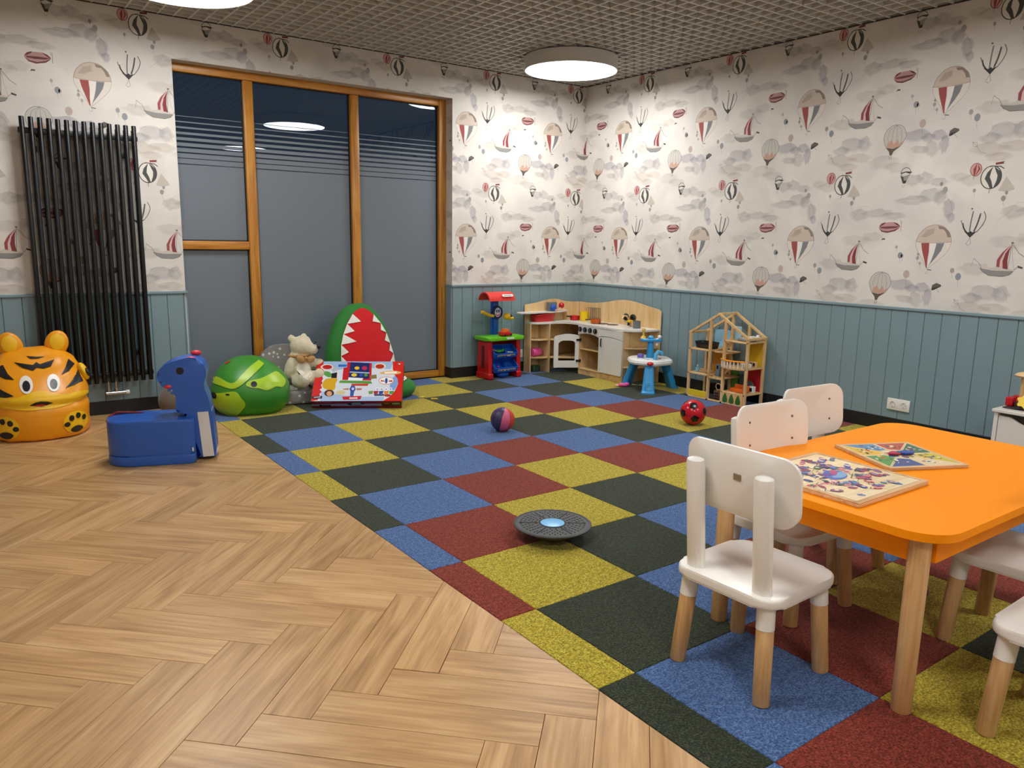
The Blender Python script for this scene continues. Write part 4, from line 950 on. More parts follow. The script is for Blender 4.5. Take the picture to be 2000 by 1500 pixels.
def tooth(p, q, ln, cx):
    m_ = ((p[0] + q[0]) / 2, (p[1] + q[1]) / 2); d = Vector((cx - m_[0], -.02)).normalized()
    tip = (m_[0] + d.x * ln, m_[1] + d.y * ln - .012)
    part('tooth', decal(tb, [p, ((p[0] + tip[0]) / 2, (p[1] + tip[1]) / 2), tip, ((q[0] + tip[0]) / 2, (q[1] + tip[1]) / 2), q], mp_, (0, 1, 0), .012, 3), m_felt, t, 0)
for k in range(len(edgeL) - 1): tooth(edgeL[k], edgeL[k + 1], (.035, .04, .04, .045, .09, .06, .075)[k], .05)
edgeR = [(.231, .16), (.232, .24), (.222, .33), (.207, .42), (.184, .51), (.150, .59), (.104, .665)]
for k in range(len(edgeR) - 1): tooth(edgeR[k], edgeR[k + 1], (.03, .06, .035, .045, .035, .05)[k], -.05)
b = B(); b.loft(dense([(0, -.14, 0, .25, .25, 2.6), (0, -.14, .015, .30, .29, 2.6), (0, -.14, .07, .325, .315, 2.6), (0, -.13, .12, .300, .29, 2.6), (0, -.13, .135, .24, .24, 2.6)], 3), 44); wrinkle(b, .004); lb = b.bvh(); part('lower_jaw', b, m_pg, t, 70)
mp2 = lambda x, y: (x, y, 1.0)
part('tongue_lining', decal(lb, oval(0, -.15, .255, .24, 28), mp2, (0, 0, -1), .005, 6), m_pr, t, 70)
for k in range(11):
    a0 = PI + .15 + k * (PI - .3) / 11; a1 = a0 + (PI - .3) / 11
    p, q = (.275 * math.cos(a0), -.15 + .262 * math.sin(a0)), (.275 * math.cos(a1), -.15 + .262 * math.sin(a1)); am = (a0 + a1) / 2; tip = (.19 * math.cos(am), -.15 + .18 * math.sin(am))
    part('tooth', decal(lb, [p, tip, q], mp2, (0, 0, -1), .010, 3), m_felt, t, 0)

# ---- toy box leaning on the crocodile
E_ = Vector((.588, -.361, 0)).normalized(); AL = math.radians(37)
back = Vector((-E_.y, E_.x, 0)); ey_ = back * math.cos(AL) + Vector((0, 0, math.sin(AL))); ez_ = -back * math.sin(AL) + Vector((0, 0, math.cos(AL)))
t = thing('toy_box', 'red and white printed cardboard toy box leaning on the crocodile bean bag', 'box')
t.matrix_world = Matrix(((E_.x, ey_.x, ez_.x, .577), (E_.y, ey_.y, ez_.y, 2.104), (E_.z, ey_.z, ez_.z, .001), (0, 0, 0, 1)))
BW, BD, BT = .69, .425, .082
b = B(); b.box((BW / 2, BD / 2, BT / 2), (BW, BD, BT), r=.0015, seg=1); part('carton', b, mat('carton_red', '8e1420', .35, var=.03), t, 0)
q = Print()
X0 = lambda py: 205 - (205 - 95) * (py - 135) / 745; X1 = lambda py: 1845 - 10 * (py - 130) / 740
def bp2(px, py): return ((px - X0(py)) / (X1(py) - X0(py)) * BW, (1 - (py - 132) / 744) * BD)
def Q(pts, c, sm=0): q.poly([bp2(*p) for p in (pts if not sm else [tuple(v)[:2] for v in smoothcurve(pts, sm, True)])], c)
Q([(205, 135), (1845, 130), (1835, 872), (95, 880)], 'd8ddE6'.lower())
Q([(300, 135), (1640, 131), (1600, 280), (1240, 260), (900, 240), (600, 300), (280, 300)], '9db8dc'); Q([(290, 700), (600, 760), (1000, 800), (1500, 800), (1480, 874), (270, 878)], 'a9c0e0')
Q([(205, 135), (320, 135), (310, 300), (330, 350), (300, 420), (310, 480), (275, 540), (285, 620), (250, 690), (262, 770), (225, 860), (95, 880)], 'd2231e')
for k, py in enumerate((330, 390, 465, 545, 630, 710)): Q(oval(300 - k * 9, py, 34, 32, 12), 'd2231e')
Q([(1630, 131), (1845, 130), (1835, 872), (1480, 874), (1600, 800), (1700, 690), (1755, 560), (1740, 470), (1680, 390), (1640, 280)], 'd8281c', 0)
Q([(1600, 500), (1690, 400), (1745, 480), (1750, 560), (1690, 680), (1600, 660)], '7fa4dc')
Q(oval(385, 245, 120, 55, 16), 'f2d9c8'); Q(oval(390, 245, 92, 42, 16), 'b51d22')
Q([(770, 145), (1235, 165), (1235, 500), (680, 490), (700, 260), (765, 250)], 'c41a22'); Q([(830, 150), (1190, 165), (1190, 470), (800, 455)], '1d2a66'); Q([(600, 195), (760, 195), (760, 235), (600, 240)], '2a6ac0')
Q([(820, 330), (1195, 345), (1195, 365), (820, 350)], 'b8c8e0'); Q(oval(955, 262, 48, 32, 12), 'e8c02a'); Q(oval(1100, 262, 52, 40, 12), 'c02a58'); Q(oval(905, 395, 55, 32, 12), 'e0c83a'); Q(oval(1040, 395, 35, 30, 10), '2c50b0'); Q(oval(1130, 395, 35, 30, 10), '4c9a3a')
Q([(800, 440), (1080, 455), (1060, 500), (790, 495)], 'eef0f2'); Q([(640, 500), (1230, 510), (1260, 560), (620, 545)], '5c9a3e'); Q([(1210, 400), (1330, 385), (1340, 460), (1220, 470)], '8a7a4c'); Q([(860, 560), (1190, 560), (1170, 600), (860, 600)], 'c8442c')
Q([(850, 600), (930, 600), (905, 790), (840, 790)], '2c5cb0'); Q(oval(885, 660, 58, 48, 14), '2c4c9c'); Q(oval(890, 655, 28, 26, 10), 'd0d4e4'); Q([(700, 655), (810, 645), (810, 675), (705, 670)], 'c07a4c'); Q([(960, 645), (1060, 645), (1060, 672), (960, 680)], 'b86a4a')
Q([(380, 470), (560, 460), (590, 490), (555, 560), (550, 650), (470, 690), (330, 640), (310, 560)], 'd9a81e', 3); Q([(470, 370), (580, 345), (575, 455), (470, 455)], '15161c'); Q([(330, 330), (440, 340), (480, 420), (420, 440), (330, 390)], '5a9a4a', 2); Q([(470, 280), (570, 250), (600, 300), (500, 350)], 'b8bcc4')
Q(oval(440, 735, 95, 62, 16), '4a2418'); Q(oval(442, 745, 52, 46, 14), 'd99c78'); Q(oval(655, 725, 95, 40, 14), 'd8c89a')
Q([(690, 800), (1065, 785), (1040, 850), (715, 855)], 'c81e2c'); Q([(830, 815), (985, 812), (985, 835), (830, 838)], 'f0e4e4')
Q(oval(1395, 225, 110, 60, 16), 'f0dcc0'); Q(oval(1390, 230, 85, 45, 14), 'b5321c'); Q([(1405, 345), (1600, 310), (1790, 330), (1770, 370), (1600, 385), (1420, 372)], 'e8b46a', 2); Q([(1480, 335), (1720, 325), (1715, 365), (1490, 372)], 'f6ead8')
Q(oval(1525, 500, 150, 75, 18), 'e07a4a'); Q(oval(1525, 500, 138, 66, 18), 'f2f0f0'); Q(oval(1525, 505, 26, 55, 10), '2c4690'); Q([(1420, 490), (1490, 505), (1490, 520), (1420, 520)], 'a83c2c'); Q([(1570, 505), (1640, 490), (1640, 525), (1570, 520)], 'a83c2c')
for k, c in enumerate(('6a9a4a', 'b02a3c', '3c4a8c', 'e88a2c', '4c9a3a')): Q([(1190 + k * 100, 700), (1280 + k * 100, 690), (1270 + k * 100, 745), (1200 + k * 100, 750)], c)
for k in range(4): Q([(1330 + k * 85, 640), (1390 + k * 85, 632), (1385 + k * 85, 680), (1325 + k * 85, 688)], ('f4f4fa', 'eef0fa', 'f6f6fc', 'f0f2fa')[k]); Q([(1345 + k * 85, 655), (1375 + k * 85, 650), (1372 + k * 85, 668), (1343 + k * 85, 672)], '5a4a8c')
Q([(1300, 750), (1500, 752), (1490, 782), (1310, 785)], '4a4a7a'); Q(oval(1560, 775, 65, 25, 12), 'a83a2c'); Q([(115, 795), (310, 785), (305, 835), (108, 838)], '1c2030'); Q([(150, 805), (280, 798), (276, 815), (150, 822)], 'c8ccd4'); Q(oval(1760, 180, 45, 22, 12), 'b5525c'); Q(oval(1762, 180, 16, 12, 10), 'f4e8e8')
q.build('face_print', printmat('carton_print', .3), lambda x, y, z: (x, y, BT + z), parent=t, step=.00002, base=.0004)
q = Print()                                              # narrow side facing the room: grey band, dark badges
def sp(px, py): return ((px - 100) / 1735 * BW, (1 - (py - 880) / 190) * BT)
for pts, c in (([(100, 965), (1835, 945), (1835, 1005), (100, 1020)], '9a9ca4'), ([(245, 980), (465, 985), (462, 1035), (243, 1032)], '15161c'), ([(760, 950), (860, 915), (1060, 905), (1130, 950), (1060, 1000), (840, 1005)], '2a2c2c'), ([(880, 930), (1040, 922), (1040, 950), (880, 958)], '9aa09c'), ([(860, 970), (1090, 965), (1090, 985), (860, 990)], 'b0b4b4'), ([(1440, 930), (1830, 900), (1830, 1000), (1450, 1010)], '2c2420'), ([(1500, 940), (1600, 930), (1600, 950), (1500, 960)], 'a8683c'), ([(1650, 930), (1800, 920), (1800, 970), (1650, 975)], '8a8c74'), ([(285, 995), (420, 998), (420, 1010), (285, 1008)], '7a7e8c')): q.poly([sp(*p) for p in pts], c)
for k in range(8): q.poly([sp(180 + k * 40, 908), sp(204 + k * 40, 908), sp(204 + k * 40, 918), sp(180 + k * 40, 918)], 'd0b8b0')
q.build('side_print', MATS['carton_print'], lambda x, z, d: (x, -d, z), parent=t, step=.00003, base=.0004)
# ---- two yellow sticks on the carpet
b = B(); b.box((0, 0, .006), (.058, .013, .012), r=.003); solo('toy_stick', b, mat('stick_yellow', 'e2c23a', .5), 'short yellow toy stick on the carpet touching the crocodile\'s jaw corner', 'toy stick', (1.492, 2.012, 0), -.25)
b = B(); b.box((0, 0, .006), (.058, .013, .012), r=.003); solo('toy_stick', b, MATS['stick_yellow'], 'short yellow toy stick lying alone on a dark green carpet tile', 'toy stick', (1.548, 1.900, 0), -.55)
# ================================================================== TOY WORKBENCH
def plastic(name, c, rough=.3): return mat(name, c, rough=rough, var=.025, vscale=5)
p_red = plastic('plastic_red', 'c4141a'); p_green = plastic('plastic_green', '6cc41e'); p_blue = plastic('plastic_blue', '1c58b8'); p_yel = plastic('plastic_yellow', 'e3b71c'); p_roof = plastic('plastic_roof_red', 'dd3a30'); p_wht = plastic('plastic_white', 'e9e7e2'); p_orange = plastic('plastic_orange', 'e8701c')
p_navy = plastic('plastic_navy', '16204c'); p_cyan = plastic('plastic_cyan', '2f93cf', .35); p_cyan2 = plastic('plastic_teal', '1f74ad', .4); p_pink = plastic('plastic_pink', 'e85aa0'); p_dgreen = plastic('plastic_dark_green', '2c4a34'); p_purple = plastic('plastic_purple', '5a2c94'); p_gry = plastic('plastic_grey', '6a6e72'); p_blk = plastic('plastic_black', '1a1a1c')
WBX, WBY = 2.625, 2.515
t = thing('toy_workbench', 'red, green and blue plastic toy workbench with a small red roof by the window edge', 'toy workbench', (WBX, WBY, 0), .0)
for sx in (-1, 1):
    x = sx * .165
    b = B(); b.prism([(-.105, .0), (.105, .0), (.098, .05), (.092, .375), (-.092, .375), (-.098, .05)], -.022, .022, M=Matrix.Translation((x, 0, 0)) @ Matrix(((0, 0, 1, 0), (1, 0, 0, 0), (0, 1, 0, 0), (0, 0, 0, 1))), r=.008); sd = part('side_panel', b, p_red, t)
    b = B(); b.box((x, 0, .03), (.062, .222, .06), r=.012, seg=3); part('foot', b, p_red, sd)
    b = B(); b.box((x - .020, 0, .21), (.012, .05, .22), r=.005); part('slot', b, plastic('plastic_dark_red', '5c0a10', .5), sd)
b = B(); b.box((0, .075, .22), (.29, .015, .30), r=.004); part('back_panel', b, p_red, t)
b = B(); b.prism(rrect(.435, .262, .035, 6), .372, .405, r=.010, seg=3); top = part('worktop', b, p_green, t)
b = B(); b.prism(rrect(.30, .14, .03, 5, .02, .02), .405, .409, r=.002, seg=1); part('tray_relief', b, p_green, top)
b = B(); b.box((.04, -.132, .389), (.085, .004, .016), r=.001, seg=1); part('badge', b, p_wht, top, label='white badge')
for zc, yc in ((.262, -.065), (.125, -.075)):
    M_ = Matrix.Translation((.0, yc, zc)) @ Matrix.Rotation(math.radians(36), 4, 'X')
    b = B(); W2, D2, Hh = .265, .125, .062
    b.box((0, 0, -Hh / 2 + .003), (W2, D2, .006), r=.002, seg=1, M=M_)
    for cx, cy, sx, sy in ((0, -D2 / 2, W2, .008), (0, D2 / 2, W2, .008), (-W2 / 2, 0, .008, D2), (W2 / 2, 0, .008, D2), (0, 0, .006, D2)): b.box((cx, cy, 0), (sx, sy, Hh), r=.003, seg=1, M=M_)
    bin_ = part('bin', b, p_blue, t)
    b = B(); b.box((0, -D2 / 2 - .004, .004), (.20, .004, .022), r=.001, seg=1, M=M_); lab = part('bin_label', b, plastic('label_cream', 'e6dcae', .5), bin_)
    for k in range(6):
        pass
    q = Print(); rn = random.Random(int(zc * 100))
    for k in range(9): q.poly([(-.094 + k * .021, -.004), (-.077 + k * .021, -.005), (-.078 + k * .021, .012), (-.093 + k * .021, .011)], rn.choice(['c83a2c', '3c7a3c', 'd8a82c', '2c5ca8', 'e8e0c0', '8a3c2c']))
    q.build('label_print', printmat('label_print_%d' % int(zc * 100), .5), lambda x, z, d, M_=M_, D2=D2: M_ @ Vector((x, -D2 / 2 - .0062 - d, z)), parent=bin_)
def loose(name, b, m, label, cat, loc, rz=0, group=None): return solo(name, b, m, label, cat, loc, rz, group)
b = B(); b.ell((0, 0, .018), (.036, .022, .018)); b.ell((.028, -.012, .024), (.018, .016, .016)); b.tube([(-.03, 0, .02), (-.05, .012, .03), (-.055, .02, .02)], .006); loose('toy_figure', b, p_dgreen if False else plastic('plastic_leaf_green', '2f8a2c'), 'small green toy figure in the upper bin of the workbench', 'toy figure', (WBX - .05, WBY - .075, .247))
b = B(); b.ell((0, 0, .014), .014); b.cyl((0, 0, .0), (.0, .0, .012), .007); loose('toy_figure', b, p_red, 'tiny red toy figure in the left of the workbench\'s upper bin', 'toy figure', (WBX - .105, WBY - .055, .262))
b = B(); b.box((0, 0, .006), (.075, .018, .010), r=.003, M=Matrix.Rotation(.1, 4, 'Y')); loose('toy_saw', b, plastic('plastic_cream', 'e6e6b0'), 'pale yellow toy blade in the right half of the workbench\'s upper bin', 'toy tool', (WBX + .07, WBY - .085, .244), .2)
b = B(); b.ell((0, 0, .010), (.011, .009, .010)); b.ell((.006, -.002, .020), .006); loose('toy_bead', b, plastic('plastic_violet', '9a3c9a'), 'tiny violet toy piece in the workbench\'s lower bin', 'toy piece', (WBX - .07, WBY - .09, .106))
b = B(); b.box((0, .005, .0), (.09, .014, .40), r=.006, M=Matrix.Translation((-.01, .07, .60))); b.box((0, 0, 0), (.055, .035, .37), r=.010, M=Matrix.Translation((-.01, .062, .585))); part('post', b, p_blue, t)
b = B(); Mz = Matrix.Translation((-.005, .040, .625)) @ Matrix.Rotation(PI / 2, 4, 'X'); b.lathe([(.001, -.012), (.060, -.012), (.066, .0), (.060, .014), (.001, .016)], 28, Mz, cap=False); dial = part('dial', b, p_navy, t)
q = Print(); q.poly(oval(0, 0, .036, .044, 18), 'b8c4dc'); q.poly(oval(0, -.018, .026, .016, 14), 'c23a3c'); q.poly(oval(-.012, .014, .009, .014, 10), '16204c'); q.poly(oval(.012, .014, .009, .014, 10), '16204c'); q.poly(oval(0, -.014, .018, .007, 10), 'e8e4e4')
q.build('dial_print', printmat('dial_print', .4), lambda x, z, d: (-.005 + x, .0235 - d, .625 + z), parent=dial)
arc = [(.075 * math.cos(a), .072 * math.sin(a)) for a in [PI * k / 14 for k in range(15)]] + [(.066 * math.cos(a), .063 * math.sin(a)) for a in [PI * k / 14 for k in range(14, -1, -1)]]
Mr = Matrix(((0, 0, 1, -.175), (1, 0, 0, .01), (0, 1, 0, .742), (0, 0, 0, 1)))
b = B(); b.prism([(x * 1.3, z * 1.15) for x, z in arc], 0, .295, M=Mr, r=.003, seg=1); rf = part('roof', b, p_roof, t)
b = B(); b.prism(rrect(.125, .026, .012, 5), 0, .004, M=Matrix.Translation((.03, -.083, .792)) @ Matrix.Rotation(math.radians(58), 4, 'X'), r=.001, seg=1); bd = part('badge', b, p_wht, rf, label='white capsule badge')
b = B(); b.prism(rrect(.085, .006, .003, 3), .0045, .0055, M=Matrix.Translation((.03, -.083, .792)) @ Matrix.Rotation(math.radians(58), 4, 'X')); part('badge_line', b, p_gry, rf, 0)
b = B(); b.tube([(-.05, .035, .592), (-.10, .02, .600), (-.15, .01, .618), (-.205, .0, .640)], .015, 10, taper=[1, 1, 1.05, 1.1]); part('lever', b, p_yel, t)
b = B(); b.ell((.085, .0, .585), (.040, .034, .034)); b.ell((.13, -.012, .566), (.028, .022, .016)); part('drill_head', b, p_yel, t)
b = B(); b.ell((.122, -.014, .590), (.016, .016, .014)); part('drill_chuck', b, p_blk, t)
t = thing('toy_car', 'small red toy car with an orange cab on the green workbench top', 'toy car', (WBX + .02, WBY - .07, .4095), .1)
b = B(); b.prism([(-.055, .0), (.058, .0), (.060, .022), (.03, .030), (-.05, .034), (-.058, .02)], -.04, .04, M=Matrix(((1, 0, 0, 0), (0, 0, -1, 0), (0, 1, 0, .004), (0, 0, 0, 1))), r=.006); part('car_body', b, p_red, t)
b = B(); b.prism([(-.035, .030), (.03, .030), (.018, .062), (-.022, .064)], -.03, .03, M=Matrix(((1, 0, 0, 0), (0, 0, -1, 0), (0, 1, 0, .004), (0, 0, 0, 1))), r=.006); part('cab', b, p_orange, t)
for sx in (-1, 1):
    for sy in (-1, 1):
        b = B(); b.cyl((sx * .036, sy * .034, .010), (sx * .036, sy * .043, .010), .0105, n=14); part('wheel', b, p_blk, t)
b = B(); b.ell((0, 0, .035), (.075, .05, .034)); solo('toy_ball', b, p_blue, 'blue plastic piece on the carpet under the workbench bins', 'toy piece', (WBX + .01, WBY - .045, .001))

# ================================================================== TOY KITCHEN
m_birch = wood('birch_ply', 'cfa468', 'dfbc86', 'e8caa0', axis=2, rough=.42, grain=.7); m_birch_h = wood('birch_ply_shelf', 'cba066', 'dcb880', 'e6c89c', axis=0, rough=.42, grain=.7)
m_kw = mat('kitchen_white', 'e4e1da', rough=.3, var=.015)
KX, KY = 3.40, 2.30
t = kit = thing('toy_kitchen', 'corner toy kitchen in birch plywood with white fronts and wavy back panel', 'toy kitchen', (KX, KY, 0))
TK = Matrix.Translation((-KX, -KY, 0))
MXZ = lambda y: TK @ Matrix(((1, 0, 0, 0), (0, 0, -1, y), (0, 1, 0, 0), (0, 0, 0, 1)))     # (x,z) profile, extruded towards -y from y
MYZ = lambda x: TK @ Matrix(((0, 0, -1, x), (1, 0, 0, 0), (0, 1, 0, 0), (0, 0, 0, 1)))     # (y,z) profile, extruded towards -x from x
top = [tuple(v)[:2] for v in smoothcurve([(3.745, .686), (3.66, .688), (3.55, .698), (3.44, .722), (3.36, .722), (3.26, .708), (3.16, .690), (3.08, .682), (3.03, .676)], 4)]
b = B(); b.prism([(3.03, 0), (3.745, 0)] + top, 0, .012, M=MXZ(2.664), r=.002, seg=1); part('back_panel', b, m_birch, t)
top = [tuple(v)[:2] for v in smoothcurve([(1.487, .668), (1.52, .690), (1.65, .708), (1.80, .735), (1.95, .748), (2.07, .742), (2.22, .714), (2.40, .690), (2.55, .684), (2.652, .686)], 4)]
b = B(); b.prism([(2.652, 0), (1.487, 0)] + top, 0, .012, M=MYZ(3.758), r=.002, seg=1); part('back_panel', b, m_birch, t)
cnt = [tuple(v)[:2] for v in smoothcurve([(3.03, 2.63), (3.035, 2.56), (3.09, 2.505), (3.20, 2.478), (3.32, 2.475), (3.395, 2.43), (3.412, 2.33), (3.402, 2.20), (3.40, 2.0), (3.40, 1.75), (3.415, 1.64), (3.48, 1.55), (3.60, 1.50), (3.745, 1.490)], 4)] + [(3.745, 2.652), (3.03, 2.652)]
b = B(); b.prism(cnt[::-1], .490, .508, M=TK, r=.003, seg=2); part('worktop', b, m_kw, t)
def kbox(name, x0, x1, y0, y1, z0, z1, m, r=.0015): 
    b = B(); b.box(((x0 + x1) / 2, (y0 + y1) / 2, (z0 + z1) / 2), (x1 - x0, y1 - y0, z1 - z0), r=r, seg=1, M=TK); return part(name, b, m, t, 0)
kbox('side_panel', 3.030, 3.042, 2.555, 2.652, 0, .490, m_birch); kbox('side_panel', 3.206, 3.218, 2.470, 2.652, 0, .490, m_birch)
for z in (.145, .325):
    pl = [(3.042, 2.651), (3.042, 2.560)] + [(3.042 + .164 * s, 2.560 - .075 * math.sin(PI / 2 * s) - .012 * math.sin(PI * s)) for s in [k / 8 for k in range(1, 9)]] + [(3.206, 2.651)]
    b = B(); b.prism(pl, z, z + .012, M=TK, r=.001, seg=1); part('shelf', b, m_birch_h, t, 0)
    b = B(); b.prism([(3.218, 2.651), (3.218, 2.475), (3.40, 2.36), (3.43, 2.262), (3.744, 2.262), (3.744, 2.651)], z, z + .012, M=TK, r=.001, seg=1); part('shelf', b, m_birch_h, t, 0)
    pl = [(3.744, 1.631), (3.744, 1.50), (3.62, 1.51), (3.52, 1.545), (3.45, 1.59), (3.425, 1.631)]
    b = B(); b.prism(pl[::-1], z, z + .012, M=TK, r=.001, seg=1); part('shelf', b, m_birch_h, t, 0)
for y in (2.250, 1.951, 1.632): kbox('partition', 3.416, 3.744, y, y + .012, 0, .490, m_birch)
kbox('plinth', 3.425, 3.437, 1.644, 2.250, 0, .050, m_birch_h); kbox('floor_board', 3.42, 3.744, 1.644, 2.250, .050, .062, m_birch_h); kbox('shelf', 3.42, 3.744, 1.963, 2.250, .250, .262, m_birch_h)
arch = [tuple(v)[:2] for v in smoothcurve([(2.262, .398), (2.20, .412), (2.11, .420), (2.02, .412), (1.958, .398)], 4)]
b = B(); b.prism([(2.262, .489), (1.958, .489)][::-1] + arch, 0, .014, M=MYZ(3.416), r=.0015, seg=1); cp = part('control_panel', b, m_kw, t, 0)
for y in (2.228, 2.155, 2.080, 2.005):
    b = B(); b.cyl(TK @ Vector((3.402, y, .455)), TK @ Vector((3.388, y, .455)), .026, .024, n=22, rnd=.002); kn = part('knob', b, p_blk, cp)
    b = B(); b.box((3.386, y, .455), (.006, .008, .030), r=.001, seg=1, M=TK); part('knob_pointer', b, p_gry, kn, 0)
dtop = [tuple(v)[:2] for v in smoothcurve([(1.958, .404), (1.90, .412), (1.80, .416), (1.70, .408), (1.636, .396)], 4)]
b = B(); b.prism([(1.636, .064), (1.958, .064)] + dtop, 0, .014, M=MYZ(3.416), r=.002, seg=1); dr = part('door', b, m_kw, t, 0)
b = B(); b.tube([(3.400 - KX, 1.921 - KY, .392), (3.384 - KX, 1.910 - KY, .378), (3.380 - KX, 1.905 - KY, .355), (3.384 - KX, 1.910 - KY, .332), (3.400 - KX, 1.921 - KY, .318)], .006, 8); part('handle', b, p_blk, dr)
b = B(); b.prism([(1.636, .489), (1.636, .401)] + [(y, z + .005) for y, z in dtop][::-1] + [(1.958, .489)], 0, .014, M=MYZ(3.416), r=.0015, seg=1); part('drawer_front', b, m_kw, t, 0)
# oven door standing open, hinged on the stove unit
hx, hy = 3.412, 2.256; dv = Vector((3.190 - hx, 2.378 - hy, 0)); dl = dv.length; dv.normalize(); nv = Vector((-dv.y, dv.x, 0))
MD = TK @ Matrix(((dv.x, 0, nv.x, hx), (dv.y, 0, nv.y, hy), (0, 1, 0, 0), (0, 0, 0, 1)))
od = [(0, .066), (dl, .066)] + [tuple(v)[:2] for v in smoothcurve([(dl, .375), (dl * .8, .392), (dl * .5, .404), (dl * .2, .398), (0, .388)], 4)]
iw = [(.04, .135), (dl - .045, .135)] + [tuple(v)[:2] for v in smoothcurve([(dl - .045, .310), (dl * .7, .334), (dl * .5, .340), (dl * .25, .334), (.04, .316)], 4)]
bm = bmesh.new()
def loop(pts, z): return [bm.verts.new((p[0], p[1], z)) for p in pts]
nO, nI = 48, 48
def resample(pts, n):
    P = [Vector(p) for p in pts] + [Vector(pts[0])]; ln = [0]
    for i in range(len(P) - 1): ln.append(ln[-1] + (P[i + 1] - P[i]).length)
    out = []; j = 0
    for k in range(n):
        s = ln[-1] * k / n
        while ln[j + 1] < s: j += 1
        f = (s - ln[j]) / max(1e-9, ln[j + 1] - ln[j]); out.append(tuple(P[j].lerp(P[j + 1], f)))
    return out
ro, ri = resample(od, 64), resample(iw, 64)
L0, L1, L2, L3 = loop(ro, 0), loop(ri, 0), loop(ri, .014), loop(ro, .014)
for i in range(64):
    j = (i + 1) % 64
    for a, c in ((L0, L1), (L1, L2), (L2, L3), (L3, L0)): bm.faces.new([a[i], a[j], c[j], c[i]])
bmesh.ops.transform(bm, matrix=MD, verts=bm.verts[:])
b = B(); b.bm.free(); b.bm = bm; od_ = part('oven_door', b, m_kw, t, 30)
for z in (.135, .345):
    b = B(); b.box((.014, z, .016), (.03, .022, .010), r=.002, seg=1, M=MD); b.box((-.012, z, .012), (.022, .03, .008), r=.002, seg=1, M=MD); part('hinge', b, p_blk, od_, 0)
sh = [tuple(v)[:2] for v in smoothcurve([(2.885, 2.600), (2.895, 2.560), (2.95, 2.532), (3.05, 2.525), (3.2, 2.53), (3.4, 2.545), (3.54, 2.60)], 4)] + [(3.55, 2.652), (3.03, 2.652), (2.93, 2.648)]
b = B(); b.prism(sh, .596, .608, M=TK, r=.002, seg=1); part('upper_shelf', b, m_kw, t, 0)
kbox('shelf_support', 3.52, 3.532, 2.58, 2.652, .508, .596, m_birch)
for y, x in ((2.12, 3.60), (2.00, 3.62)):
    b = B(); b.cyl(TK @ Vector((x, y, .508)), TK @ Vector((x, y, .512)), .055, n=28); part('hob_ring', b, p_blk, t, label='black hob ring')
for y in (1.94, 1.845):
    b = B(); b.lathe([(.012, 0), (.034, 0), (.036, .010), (.030, .020), (.012, .020)], 24, TK @ Matrix.Translation((3.746, y, .585)) @ Matrix.Rotation(-PI / 2, 4, 'Y'), cap=False); b.cyl(TK @ Vector((3.746, y, .585)), TK @ Vector((3.735, y, .585)), .013, n=16); part('tap_knob', b, p_blk, t)
b = B(); b.tube([(3.735 - KX, 1.89 - KY, .56), (3.70 - KX, 1.89 - KY, .60), (3.66 - KX, 1.89 - KY, .605), (3.64 - KX, 1.89 - KY, .58)], .009, 10); part('tap', b, m_birch, t)
# things on and in the kitchen
def pot(r, h, wall=.004): return [(r * .86, 0), (r, h * .12), (r, h), (r - wall, h), (r - wall, .006), (.001, .006)]
t = thing('toy_basket', 'red plastic toy basket under the white upper shelf of the kitchen', 'basket', (3.205, 2.585, .509))
b = B(); b.loft([(0, 0, 0, .115, .045, 4), (0, 0, .008, .12, .048, 4), (0, 0, .062, .132, .052, 4), (0, 0, .066, .134, .054, 4)], 32); part('tub', b, p_red, t, 40)
b = B(); b.tube([(.132 * math.copysign(abs(math.cos(a)) ** .5, math.cos(a)), .053 * math.copysign(abs(math.sin(a)) ** .5, math.sin(a)), .066) for a in [2 * PI * k / 32 for k in range(32)]], .004, 6, closed=True); part('rim', b, p_red, t)
b = B(); b.tube([(-.12, -.05, .064), (-.06, -.062, .074), (.06, -.062, .074), (.12, -.05, .064)], .004, 6); part('handle', b, p_red, t)
b = B(); b.box((0, 0, .045), (.10, .05, .090), r=.004); o = solo('toy_radio', b, p_gry, 'grey toy box with a blue button on the kitchen\'s upper shelf', 'toy radio', (3.315, 2.585, .608), .0)
b = B(); b.lathe([(.001, .0), (.034, .0), (.036, .012), (.02, .026), (.001, .028)], 18, Matrix.Translation((0, -.026, .035)) @ Matrix.Rotation(PI / 2, 4, 'X'), cap=False); part('button', b, p_blue, o)
t = thing('toy_ladle', 'red ball-headed toy ladle lying on the kitchen\'s upper shelf', 'toy ladle', (3.415, 2.57, .609), .4)
b = B(); b.ell((.03, 0, .052), .030); part('head', b, p_red, t); b = B(); b.tube([(.02, 0, .035), (-.01, -.003, .016), (-.06, -.004, .010), (-.10, 0, .010)], .007, 8); part('handle', b, plastic('plastic_pale_pink', 'e8b0ac'), t)
t = thing('toy_pot', 'red toy pot with a dark lid in the kitchen\'s back corner', 'toy pot', (3.60, 2.545, .509))
b = B(); b.lathe(pot(.052, .045), 28, cap=False); part('pot_body', b, p_red, t); b = B(); b.tube([(-.05, 0, .035), (-.09, .0, .040), (-.115, 0, .042)], .008, 8); part('handle', b, p_blk, t); b = B(); b.lathe([(.001, .05), (.03, .048), (.054, .044)], 24, cap=False); part('lid', b, p_red, t)
t = thing('toy_mug', 'tall yellow toy mug on the worktop beside the wire rack', 'toy mug', (3.615, 2.425, .509)); b = B(); b.lathe(pot(.042, .095), 28, cap=False); part('cup', b, plastic('plastic_bright_yellow', 'efc912'), t); b = B(); b.tube([(.040, 0, .075), (.066, 0, .068), (.066, 0, .032), (.040, 0, .024)], .006, 8); part('handle', b, MATS['plastic_bright_yellow'], t)
b = B()
for k in range(6):
    y = -.07 + k * .028; b.tube([(0, y, .002), (0, y, .13), (.06, y, .13), (.06, y, .002)], .0022, 5)
